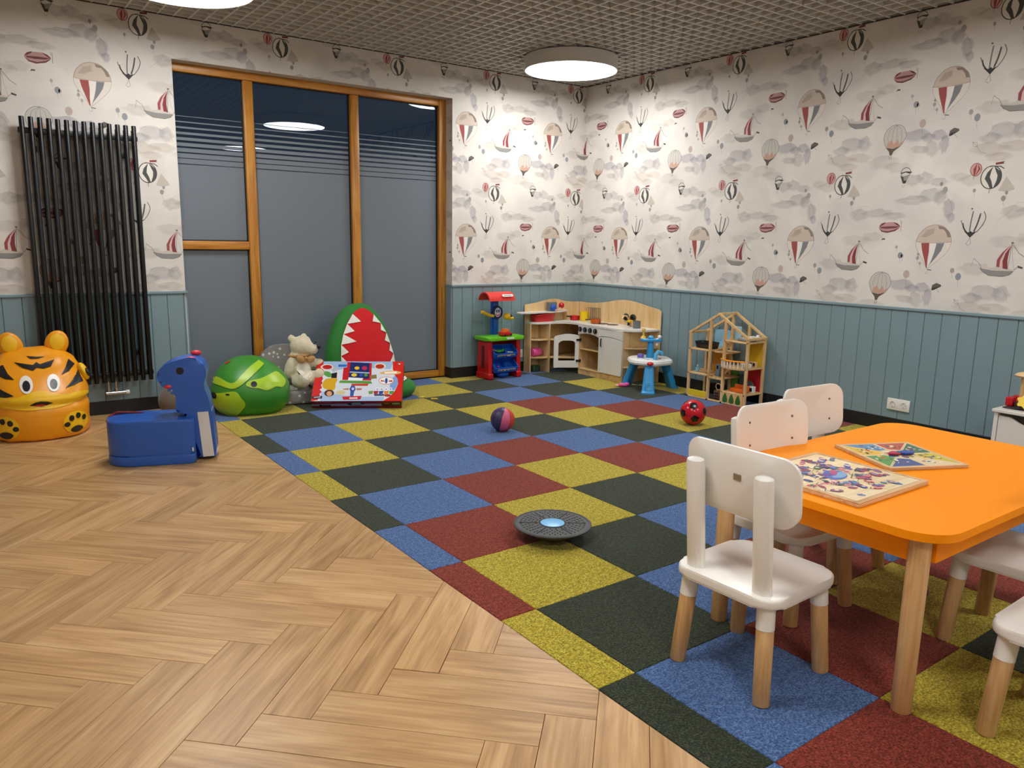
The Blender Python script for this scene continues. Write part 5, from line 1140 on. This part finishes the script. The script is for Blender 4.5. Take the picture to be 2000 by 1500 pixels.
for p0, p1 in (((0, -.07, .13), (0, .07, .13)), ((.06, -.07, .13), (.06, .07, .13)), ((0, -.07, .03), (0, .07, .03)), ((.06, -.07, .03), (.06, .07, .03))): b.cyl(p0, p1, .0024, n=6)
solo('dish_rack', b, mat('wire_grey', '9a948a', .35, metal=.8), 'small metal wire dish rack standing against the kitchen\'s back panel', 'dish rack', (3.675, 2.385, .509), .0)
t = thing('toy_pan', 'orange-brown toy pan on the front edge of the kitchen hob', 'toy pan', (3.545, 2.165, .513)); b = B(); b.lathe(pot(.050, .040), 28, cap=False); part('pan_body', b, plastic('pan_orange', 'b4541c'), t); b = B(); b.box((-.07, .03, .032), (.06, .018, .010), r=.003, M=Matrix.Rotation(-.5, 4, 'Z')); part('handle', b, plastic('pan_brown', '4a2412'), t)
b = B(); b.lathe(pot(.030, .026), 20, cap=False); b.tube([(.03, 0, .018), (.06, 0, .02)], .005, 6); solo('toy_cup', b, MATS['plastic_bright_yellow'], 'small yellow toy cup between the yellow mug and the orange pan', 'toy cup', (3.60, 2.275, .509))
b = B(); b.lathe([(.036, 0), (.037, .002), (.037, .068), (.034, .068), (.034, .006), (.001, .006)], 24, cap=False); solo('toy_beaker', b, p_gry, 'dark grey toy beaker at the rounded end of the kitchen worktop', 'toy beaker', (3.615, 1.665, .509))
t = thing('toy_mixer', 'little yellow and black wooden toy mixer next to the grey beaker', 'toy mixer', (3.665, 1.79, .509)); b = B(); b.box((0, 0, .03), (.022, .03, .06), r=.003); part('stand', b, m_birch, t); b = B(); b.box((-.016, 0, .052), (.05, .036, .024), r=.006); part('mixer_head', b, p_yel, t); b = B(); b.cyl((-.036, 0, .012), (-.036, 0, .042), .012, n=14); part('whisk', b, p_blk, t)
b = B(); b.cyl((-.055, 0, .042), (.055, 0, .042), .042, n=26, rnd=.008); solo('toy_roll', b, p_pink, 'pink plastic cylinder on the kitchen\'s left corner shelf', 'toy cylinder', (3.122, 2.582, .158), .05)
b = B(); b.prism(rrect(.10, .075, .02, 5), 0, .062, r=.006); solo('toy_tub', b, p_dgreen, 'dark green plastic tub on the carpet inside the kitchen\'s left end', 'toy tub', (3.125, 2.595, .001), .1)

# ================================================================== BLUE ACTIVITY TABLE
t = thing('activity_table', 'round blue and white toddler activity table in front of the toy kitchen', 'activity table', (3.45, 1.315, 0), 0)
b = B(); n = 64; vs = []
prof = [(.17, .232), (.196, .240), (.203, .256), (.196, .276), (.180, .284), (.05, .286)]
b.lathe(prof, n, cap=True)
for v in b.bm.verts:
    a = math.atan2(v.co.y, v.co.x); f = 1 + .035 * math.cos(6 * a + .5); v.co.x *= f; v.co.y *= f
part('tabletop', b, p_wht, t)
for k, a in enumerate((223, 103, 343)):
    a = math.radians(a); M_ = Matrix.Rotation(a, 4, 'Z')
    b = B(); secs = [(.245, 0, .0, .040, .062, 4), (.243, 0, .012, .040, .062, 4), (.225, 0, .03, .034, .055, 4), (.205, 0, .10, .032, .050, 4), (.175, 0, .18, .034, .044, 4), (.145, 0, .235, .040, .040, 4)]
    b.loft(secs, 28, M=M_); lg = part('leg', b, p_cyan, t, 40)
    b = B(); M2 = M_ @ Matrix.Translation((.2535, 0, .062)) @ Matrix.Rotation(math.radians(74), 4, 'Y'); b.lathe([(.030, 0), (.033, .003), (.036, 0)], 28, M2, cap=False); b.lathe([(.014, 0), (.017, .0025), (.020, 0)], 20, M2, cap=False)
    for q_ in range(8):
        c_, s_ = math.cos(q_ * PI / 4), math.sin(q_ * PI / 4); b.cyl(M2 @ Vector((.02 * c_, .02 * s_, 0)), M2 @ Vector((.03 * c_, .03 * s_, 0)), .003, n=6)
    part('wheel_relief', b, plastic('plastic_light_cyan', '58b4e4', .35), lg)
b = B(); b.cyl((.0, .0, .284), (.0, .0, .435), .036, .026, n=24); part('tower', b, p_cyan, t)
b = B(); b.loft([(0, 0, .432, .088, .040, 2.5), (0, 0, .438, .098, .046, 2.5), (0, 0, .452, .098, .046, 2.5), (0, 0, .458, .088, .040, 2.5)], 32, M=Matrix.Rotation(-.80, 4, 'Z')); tp = part('tower_plate', b, p_cyan, t, 40)
b = B(); b.lathe([(.026, .458), (.022, .472), (.010, .482), (.009, .515), (.016, .524), (.018, .535), (.012, .548), (.001, .551)], 18, Matrix.Translation((-.045, .050, 0)), cap=False); part('spindle', b, plastic('plastic_pale_yellow', 'e8c45a'), t)
b = B(); b.ell((.0, .0, .468), (.026, .026, .018)); part('tower_cap', b, plastic('plastic_light_cyan', '58b4e4', .35), t)
for x, y, z, r in ((.055, -.052, .474, .018), (.030, -.048, .450, .016), (.025, -.05, .412, .013)):
    b = B(); b.ell((x, y, z), r); part('bobble', b, p_wht, t)
b = B(); b.tube([(-.055, -.12, .282), (-.055, -.12, .33), (-.035, -.128, .356), (-.008, -.138, .350), (.005, -.142, .325)], .017, 12); part('arch', b, plastic('plastic_light_cyan', '58b4e4', .35), t)
b = B(); b.ell((-.142, -.142, .258), (.03, .03, .018)); part('red_button', b, p_red, t)
b = B(); b.lathe([(.03, .286), (.03, .302), (.02, .318), (.001, .322)], 20, Matrix.Translation((-.06, .06, 0)), cap=False); part('purple_dial', b, plastic('plastic_lilac', '6a5ab0'), t)
q = Print(); rn = random.Random(3)
for k in range(14):
    a = rn.uniform(0, 6.28); r = rn.uniform(.06, .14); q.poly(oval(r * math.cos(a), r * math.sin(a), rn.uniform(.014, .03), rn.uniform(.006, .012), 10, rn.uniform(0, 3)), rn.choice(['1c3c5c', 'c02a3a', '4aa0d0', '2a6a8c', 'e8b83c', '9aa8b0']))
q.build('top_print', printmat('activity_print', .4), lambda x, y, d: (x, y, .286 + d), parent=t)
t = thing('toy_fish', 'pink toy figure on the carpet beside the activity table\'s left leg', 'toy figure', (3.315, 1.500, 0), -.6)
b = B(); b.ell((0, 0, .018), (.055, .022, .018)); b.ell((.03, .0, .024), (.024, .02, .018)); b.ell((-.03, .008, .014), (.03, .016, .012)); part('body', b, p_pink, t); b = B(); b.ell((-.06, .0, .012), (.024, .014, .010)); part('tail', b, plastic('plastic_peach', 'e8a48c'), t)

# ================================================================== DOLLHOUSE
m_pine = wood('pine_frame', 'c39a62', 'd8b27c', 'e2c294', axis=2, rough=.5, grain=1.2)
FX, BX = 3.500, 3.738; DX, DY = 3.61, .61
t = dh = thing('dollhouse', 'open wooden dollhouse frame with coloured back panels and an orange balcony', 'dollhouse', (DX, DY, 0))
TD = Matrix.Translation((-DX, -DY, 0))
def dbox(name, x0, x1, y0, y1, z0, z1, m=None, r=.002):
    b = B(); b.box(((x0 + x1) / 2, (y0 + y1) / 2, (z0 + z1) / 2), (x1 - x0, y1 - y0, z1 - z0), r=r, seg=1, M=TD); return part(name, b, m or m_pine, t, 0)
def dbar(name, p, q_, wd=.02): 
    p, q_ = Vector(p), Vector(q_); d = q_ - p; b = B(); M_ = TD @ Matrix.Translation((p + q_) / 2) @ d.to_track_quat('Z', 'X').to_matrix().to_4x4(); b.box((0, 0, 0), (wd, wd, d.length), r=.002, seg=1, M=M_); return part(name, b, m_pine, t, 0)
P_ = .022
rz_ = lambda y: .557 + (.735 - .557) * (1 - abs(y - .612) / (.312)) if abs(y - .612) < .312 else .557
for y in (.904, .690, .540, .312):
    dbox('front_post', FX, FX + P_, y - P_ / 2, y + P_ / 2, 0, (rz_(y) - .012) if y in (.690, .540) else .556)
for y in (.904, .640, .470, .312):
    dbox('back_post', BX - P_, BX, y - P_ / 2, y + P_ / 2, 0, (rz_(y) - .012) if y in (.640, .470) else .556)
for x in (FX + P_ / 2, BX - P_ / 2):
    dbar('rafter', (x, .920, .552), (x, .612, .735)); dbar('rafter', (x, .300, .552), (x, .612, .735))
dbar('ridge', (FX, .612, .735), (BX, .612, .735)); dbar('eave', (FX, .912, .556), (BX, .912, .556)); dbar('eave', (FX, .308, .556), (BX, .308, .556))
dbox('base_rail', FX, FX + .02, .315, .915, 0, .014)
for z in (.215, .425): dbox('floor_deck', FX, BX, .690, .912, z - .012, z)
for z in (.105, .315, .530): dbox('floor_deck', FX, BX, .305, .545, z - .012, z)
for z in (.205, .415): dbox('floor_deck', FX + .06, BX, .545, .690, z - .01, z)
dbox('front_rail', FX, FX + .016, .545, .690, .190, .206)
dbox('back_wall', BX - .008, BX - .002, .480, .300, .315, .530, plastic('doll_yellow', 'dcb41c', .5)); dbox('back_wall', BX - .008, BX - .002, .470, .312, .105, .303, plastic('doll_red', 'b8141c', .5)); dbox('back_wall', BX - .008, BX - .002, .650, .840, .215, .415, plastic('doll_orange', 'd9921e', .5)); dbox('back_wall', BX - .008, BX - .002, .650, .830, .425, .580, plastic('doll_blue', '8ec2dc', .5)); dbox('back_wall', BX - .008, BX - .002, .560, .640, .10, .24, plastic('doll_green', '5c9a2c', .5))
dbox('window_panel', FX + .10, FX + .106, .455, .520, .530, .640, plastic('doll_pale_blue', '9cc8dc', .5)); dbox('front_fence', FX + .002, FX + .008, .700, .895, .016, .068, plastic('doll_bright_yellow', 'e3c41a', .5))
gp = dbox('garden_panel', FX + .001, FX + .008, .325, .530, .012, .096, m_pine)
for y in (.495, .430, .365):
    b = B(); b.prism([tuple(v)[:2] for v in smoothcurve([(y, .094), (y + .016, .062), (y + .022, .030), (y + .010, .016), (y - .010, .016), (y - .022, .030), (y - .016, .062)], 3, True)], 0, .008, M=TD @ Matrix(((0, 0, -1, FX + .001), (1, 0, 0, 0), (0, 1, 0, 0), (0, 0, 0, 1))), r=.001, seg=1); part('tree_cutout', b, plastic('tree_green', '2f6a24', .5), gp, 0)
    b = B(); b.box((FX - .002, y, .013), (.008, .03, .008), M=TD); part('tree_base', b, p_wht, gp, 0)
# balcony
cb = [(FX - .050 * math.sin(PI * s), .560 - .235 * s) for s in [k / 16 for k in range(17)]]
b = B(); b.prism(cb + [(FX + .004, .325), (FX + .004, .560)], .303, .314, M=TD); bal = part('balcony_floor', b, m_pine, t, 0)
b = B(); b.tube([(x - DX, y - DY, .372) for x, y in cb], .007, 8); part('balcony_rail', b, plastic('balcony_orange', 'ef9a14', .4), bal)
for k in range(1, 16, 2):
    b = B(); x, y = cb[k]; b.cyl((x - DX, y - DY, .314), (x - DX, y - DY, .372), .005, n=8); part('baluster', b, p_wht, bal)
for y0, z0, y1, z1 in ((.640, .425, .560, .520), (.660, .215, .560, .300)):
    b = B(); d = Vector((0, y1 - y0, z1 - z0)); M_ = TD @ Matrix.Translation((FX + .12, (y0 + y1) / 2, (z0 + z1) / 2)) @ d.to_track_quat('Z', 'X').to_matrix().to_4x4(); b.box((0, 0, 0), (.055, .008, d.length), M=M_); stn = part('stairs', b, m_pine, t, 0)
    for k in range(6):
        f = (k + .5) / 6; b = B(); b.box((FX + .12, y0 + (y1 - y0) * f, z0 + (z1 - z0) * f + .008), (.055, .014, .006), M=TD); part('step', b, m_pine, stn, 0)
# furniture inside the dollhouse
b = B(); b.loft([(0, 0, 0, .085, .048, 6), (0, 0, .004, .088, .05, 6), (0, 0, .055, .10, .06, 6), (0, 0, .055, .094, .054, 6), (0, 0, .010, .082, .044, 6)], 32); o = solo('storage_basket', b, p_blk, 'black basket on the dollhouse\'s upper left floor', 'basket', (3.60, .800, .4255), PI / 2, smooth=40)
t2 = thing('doll_sofa', 'orange doll sofa on the dollhouse\'s lower right floor', 'doll furniture', (3.585, .425, .1055), PI / 2); b = B(); b.box((0, 0, .016), (.14, .07, .03), r=.006); part('seat', b, p_orange, t2); b = B(); b.box((-.005, -.030, .034), (.14, .014, .048), r=.005); part('backrest', b, p_orange, t2)
t2 = thing('doll_stove', 'white doll stove with dark oven front on the dollhouse\'s lower right floor', 'doll furniture', (3.655, .355, .1055), PI / 2); b = B(); b.box((0, 0, .026), (.05, .04, .052), r=.003); part('body', b, p_wht, t2); b = B(); b.box((0, .021, .026), (.036, .003, .03)); part('oven_window', b, p_blk, t2, 0)
b = B(); b.lathe([(.001, 0), (.034, 0), (.036, .006), (.001, .008)], 20, Matrix.Rotation(PI / 2, 4, 'Y')); b.box((0, 0, -.04), (.012, .03, .02)); solo('doll_mirror', b, p_gry, 'round dark doll mirror against the dollhouse\'s red wall', 'doll furniture', (3.690, .405, .1565), 0)
t2 = thing('doll_cabinet', 'low white doll cabinet on the dollhouse\'s middle right floor', 'doll furniture', (3.585, .375, .3155), PI / 2); b = B(); b.box((0, 0, .018), (.085, .04, .035), r=.003); part('body', b, p_wht, t2)
for dx in (-.022, .022):
    b = B(); b.box((dx, .021, .018), (.022, .003, .02)); part('panel', b, p_gry, t2, 0)
t2 = thing('doll_shelf', 'small brown doll shelf with three openings on the dollhouse\'s yellow floor', 'doll furniture', (3.665, .375, .3155), PI / 2); b = B(); b.box((0, 0, .022), (.09, .03, .044), r=.002); part('body', b, m_pine, t2)
for dx in (-.028, 0, .028):
    b = B(); b.box((dx, .0155, .024), (.018, .003, .026)); part('opening', b, p_blk, t2, 0)
t2 = thing('doll_double_bed', 'pale grey doll bed under the dollhouse roof on the right', 'doll furniture', (3.605, .395, .5305), PI / 2); b = B(); b.box((0, 0, .013), (.13, .09, .024), r=.005); part('mattress', b, plastic('doll_grey', 'aab0b0', .7), t2); b = B(); b.box((-.045, 0, .034), (.035, .07, .018), r=.006); part('pillow', b, p_wht, t2)
b = B(); b.box((0, 0, .02), (.06, .03, .04), r=.004); b.box((.01, 0, .045), (.03, .02, .012), r=.003); solo('doll_stool', b, p_wht, 'small white doll seat beside the dollhouse bed at the right eave', 'doll furniture', (3.66, .340, .5305), .3)
b = B(); b.box((0, 0, .02), (.03, .02, .04), r=.003); b.ell((0, 0, .052), (.01, .01, .012)); solo('doll_lamp', b, plastic('doll_sky', '8cc4dc'), 'tiny pale blue doll lamp on the dollhouse\'s left middle floor', 'doll furniture', (3.56, .855, .2155))
b = B(); b.box((0, 0, .008), (.10, .06, .014), r=.004); b.box((0, .02, .022), (.10, .012, .02), r=.003); solo('doll_bench', b, m_pine, 'low wooden doll bench on the dollhouse\'s left middle floor', 'doll furniture', (3.60, .790, .2155), PI / 2)
t2 = thing('doll_wardrobe', 'narrow grey-blue doll wardrobe behind the dollhouse post', 'doll furniture', (3.59, .652, .2055), PI / 2); b = B(); b.box((0, 0, .05), (.035, .03, .10), r=.003); part('body', b, plastic('doll_slate', '7a98a4'), t2); b = B(); b.box((0, .0155, .075), (.018, .003, .03)); part('mirror', b, p_blk, t2, 0)
t2 = thing('doll_dresser', 'brown doll dresser with dark drawers on the carpet inside the dollhouse', 'doll furniture', (3.56, .615, 0), PI / 2); b = B(); b.box((0, 0, .045), (.06, .05, .09), r=.003); part('body', b, wood('doll_walnut', '5a3a24', '6e4a30', '7e583a'), t2)
for z in (.022, .045, .068):
    b = B(); b.box((0, .0255, z), (.04, .003, .014)); part('drawer', b, p_blk, t2, 0)
b = B(); b.lathe([(.022, 0), (.026, .003), (.030, 0)], 24, Matrix.Translation((0, 0, .03)) @ Matrix.Rotation(-PI / 2, 4, 'Y')); b.box((0, 0, .001), (.014, .03, .004)); solo('doll_ring', b, m_pine, 'wooden ring toy standing on the brown doll dresser', 'toy ring', (3.555, .615, .0915))

# ================================================================== BALLS, BALANCE BOARD, CHEST, SMALL THINGS
def sph(lat0, lat1, lon0, lon1, r, n=8, m=10):
    vs, fs = [], []
    for i in range(m + 1):
        la = lat0 + (lat1 - lat0) * i / m
        for j in range(n + 1):
            lo = lon0 + (lon1 - lon0) * j / n; vs.append((r * math.cos(la) * math.cos(lo), r * math.cos(la) * math.sin(lo), r * math.sin(la)))
    for i in range(m):
        for j in range(n): a = i * (n + 1) + j; fs.append((a, a + 1, a + n + 2, a + n + 1))
    return vs, fs
BR = .0845
t = thing('basketball', 'purple, pink and orange toy basketball on the blue carpet tile', 'ball', (1.405, .715, BR)); Mb = Matrix.Rotation(.18, 4, 'Y') @ Matrix.Rotation(.12, 4, 'X') @ Matrix.Rotation(2.41, 4, 'Z')
cols = ['4a3a66', '372f52', 'c85878', 'c8402c', 'd8922c', '3c7a4c', '2c5c9c', '8a3c7a']
b = B(); b.ell((0, 0, 0), BR - .0012, 40, 24); part('core', b, p_blk, t)
for k in range(8):
    # wedges seen left to right from the camera: dark purple, purple, pink, red-orange ...
    b = B(); g = .018; vs, fs = sph(-PI / 2 + .02, PI / 2 - .02, k * PI / 4 + g, (k + 1) * PI / 4 - g, BR, 8, 20); b.add(vs, fs, Mb); part('panel', b, mat('ball_%d' % k, cols[k], .45, bump=.15, bscale=260), t, 60)
SR = .0935
t = thing('soccer_ball', 'red toy football with black pentagons on a yellow carpet tile', 'ball', (2.700, .140, SR))
b = B(); b.ell((0, 0, 0), SR, 48, 30); sb = b.bvh(); part('skin', b, mat('ball_red', 'c41628', .22, var=.02), t, 60)
ph = (1 + 5 ** .5) / 2; dirs = [Vector(v).normalized() for v in ((0, 1, ph), (0, 1, -ph), (0, -1, ph), (0, -1, -ph), (1, ph, 0), (1, -ph, 0), (-1, ph, 0), (-1, -ph, 0), (ph, 0, 1), (-ph, 0, 1), (ph, 0, -1), (-ph, 0, -1))]
vd = Vector((-.72, -.62, .28)).normalized(); q0 = dirs[0].rotation_difference((vd + Vector((.04, 0, .55))).normalized())
q0 = Matrix.Rotation(.38, 3, (vd + Vector((0, 0, .55))).normalized()) @ q0.to_matrix()
for d in dirs:
    d = q0 @ d; x = d.orthogonal().normalized(); y = d.cross(x)
    nb = sorted([(q0 @ e) for e in dirs], key=lambda e: -e.dot(d))[1]; pr = (nb - d * nb.dot(d)).normalized(); a0 = math.atan2(pr.dot(y), pr.dot(x))
    vs = [d * (SR + .0006)]; n = 25; R_ = .345
    def pent(a):                                      # straight-sided pentagon
        s = (a - a0) % (2 * PI / 5) - PI / 5; return R_ * math.cos(PI / 5) / math.cos(s)
    for k in range(1, 4):
        for i in range(n):
            a = a0 + 2 * PI * i / n; r = pent(a) * k / 3; v = (d + (x * math.cos(a) + y * math.sin(a)) * math.tan(r)).normalized(); vs.append(v * (SR + .0006))
    fs = [(0, 1 + i, 1 + (i + 1) % n) for i in range(n)] + [(1 + k * n + i, 1 + (k + 1) * n + i, 1 + (k + 1) * n + (i + 1) % n, 1 + k * n + (i + 1) % n) for k in range(2) for i in range(n)]
    b = B(); b.add(vs, fs); part('pentagon', b, mat('ball_black', '16161a', .25), t, 60)
# balance board
t = thing('balance_board', 'round dark grey balance board with a light blue centre on the carpet', 'balance board', (.475, -.998, 0), .1)
RB = .174
m_bb = mat('board_rubber', '464748', .55, bump=.1, bscale=300); m_bbd = mat('board_dark', '17181a', .6)
b = B(); b.lathe([(.001, .0), (.05, .002), (.085, .012), (.115, .032), (.150, .050), (RB - .006, .058), (RB, .062), (RB, .066), (RB - .004, .069), (RB - .012, .069), (RB - .013, .067), (.001, .067)], 64, cap=False); part('disc', b, m_bb, t, 40)
b = B(); b.lathe([(.001, .071), (.045, .071), (.0535, .069), (.0535, .066)], 40, cap=False); part('centre_disc', b, plastic('board_blue', '6cb8e8', .25), t, 40, 'light blue plastic centre')
b = B(); b.lathe([(.054, .068), (.054, .0685), (.062, .0685), (.062, .068)], 48, cap=False); part('centre_ring', b, m_bbd, t, 0)
for k in range(6):
    a = k * PI / 3 + .33; c, s = math.cos(a), math.sin(a); b = B(); b.box((.107, 0, .0678), (.084, .005, .0016), M=Matrix.Rotation(a, 4, 'Z')); part('groove', b, m_bbd, t, 0)
b = B()
for ring, cnt_ in ((.075, 20), (.092, 26), (.108, 30), (.124, 34), (.141, 38)):
    for k in range(cnt_):
        a = 2 * PI * k / cnt_ + .05
        if abs(((a - .33) + PI / 6) % (PI / 3) - PI / 6) * ring < .008: continue
        b.box((ring, 0, .0676), (.009, .006, .0014), M=Matrix.Rotation(a, 4, 'Z'))
o = part('grip_dimples', b, m_bbd, t, 0); o['kind'] = 'stuff'
# white toy chest by the right wall
CX0, CX1, CY0, CY1, CZ = 3.42, 3.755, -2.10, -1.560, .356
t = thing('toy_chest', 'white toy chest with a scooped hand-hole against the right wall', 'toy chest', ((CX0 + CX1) / 2, (CY0 + CY1) / 2, 0)); TC = Matrix.Translation((-(CX0 + CX1) / 2, -(CY0 + CY1) / 2, 0))
def cbox(name, x0, x1, y0, y1, z0, z1):
    b = B(); b.box(((x0 + x1) / 2, (y0 + y1) / 2, (z0 + z1) / 2), (x1 - x0, y1 - y0, z1 - z0), r=.002, seg=1, M=TC); return part(name, b, m_kw, t, 0)
cbox('lid', CX0 - .012, CX1, CY0, CY1 + .010, CZ - .018, CZ)
for y in (CY1 - .022, CY0): cbox('side_panel', CX0, CX1, y, y + .022, 0, CZ - .018)
b = B(); W3 = CY1 - CY0 - .05; yc = (CY0 + CY1) / 2
fp = [(yc - W3 / 2, .03), (yc + W3 / 2, .03), (yc + W3 / 2, CZ - .038)] + [tuple(v)[:2] for v in smoothcurve([(yc + .185, CZ - .040), (yc + .160, CZ - .050), (yc + .12, CZ - .070), (yc + .06, CZ - .080), (yc - .06, CZ - .080), (yc - .12, CZ - .070), (yc - .160, CZ - .050), (yc - .185, CZ - .040)], 4)] + [(yc - W3 / 2, CZ - .038)]
b.prism(fp, 0, .016, M=TC @ Matrix(((0, 0, -1, CX0 + .020), (1, 0, 0, 0), (0, 1, 0, 0), (0, 0, 0, 1))), r=.002, seg=1); part('front_panel', b, m_kw, t, 0)
cbox('back_panel', CX1 - .012, CX1, CY0 + .022, CY1 - .022, .0, CZ - .02)
b = B(); b.prism(rrect(.26, .20, .02, 4), 0, .004, r=.001, seg=1); solo('play_mat', b, mat('felt_dark', '3c3230', .9), 'thin dark mat on the white toy chest', 'mat', (3.58, -1.70, CZ + .0005), PI / 2)
t = thing('wooden_toy_tower', 'wooden toy post with a pale mushroom top rising from red blocks on the toy chest', 'wooden toy', (3.60, -1.628, CZ + .0048), 0)
b = B(); b.cyl((0, 0, .05), (0, 0, .185), .013, n=16); part('post', b, m_pine, t); b = B(); b.lathe([(.001, .180), (.046, .182), (.052, .190), (.040, .202), (.018, .210), (.001, .211)], 26, cap=False); part('mushroom_top', b, m_birch, t)
for dx, dy, h in ((-.03, .045, .055), (.03, .03, .060), (-.035, -.012, .05)):
    b = B(); b.box((dx, dy, h / 2), (.05, .042, h), r=.005); part('red_block', b, p_red, t)
b = B(); b.box((0, 0, .02), (.06, .05, .04), r=.006); solo('toy_block', b, p_blk, 'black toy block beside the yellow gear on the chest', 'toy block', (3.515, -1.655, CZ + .0048), .3)
b = B(); pts = []
for k in range(24):
    r = .045 if k % 4 in (0, 1) else .032; pts.append((r * math.cos(2 * PI * k / 24), r * math.sin(2 * PI * k / 24)))
b.prism(pts, 0, .018, M=Matrix.Rotation(math.radians(-70), 4, 'Y'), r=.002, seg=1); solo('toy_gear', b, plastic('plastic_gear_yellow', 'f0c80c'), 'bright yellow toy gear leaning on the blocks on the chest', 'toy gear', (3.510, -1.685, CZ + .050), .2)
t = thing('rubber_toy', 'small purple rubber toy on the carpet under the table', 'toy figure', (1.275, -2.240, 0), .4)
b = B(); b.ell((0, 0, .020), (.024, .018, .020)); b.ell((-.006, 0, .042), (.014, .014, .014)); part('body', b, p_purple, t); b = B(); b.ell((-.020, 0, .040), (.008, .008, .005)); part('beak', b, p_purple, t)
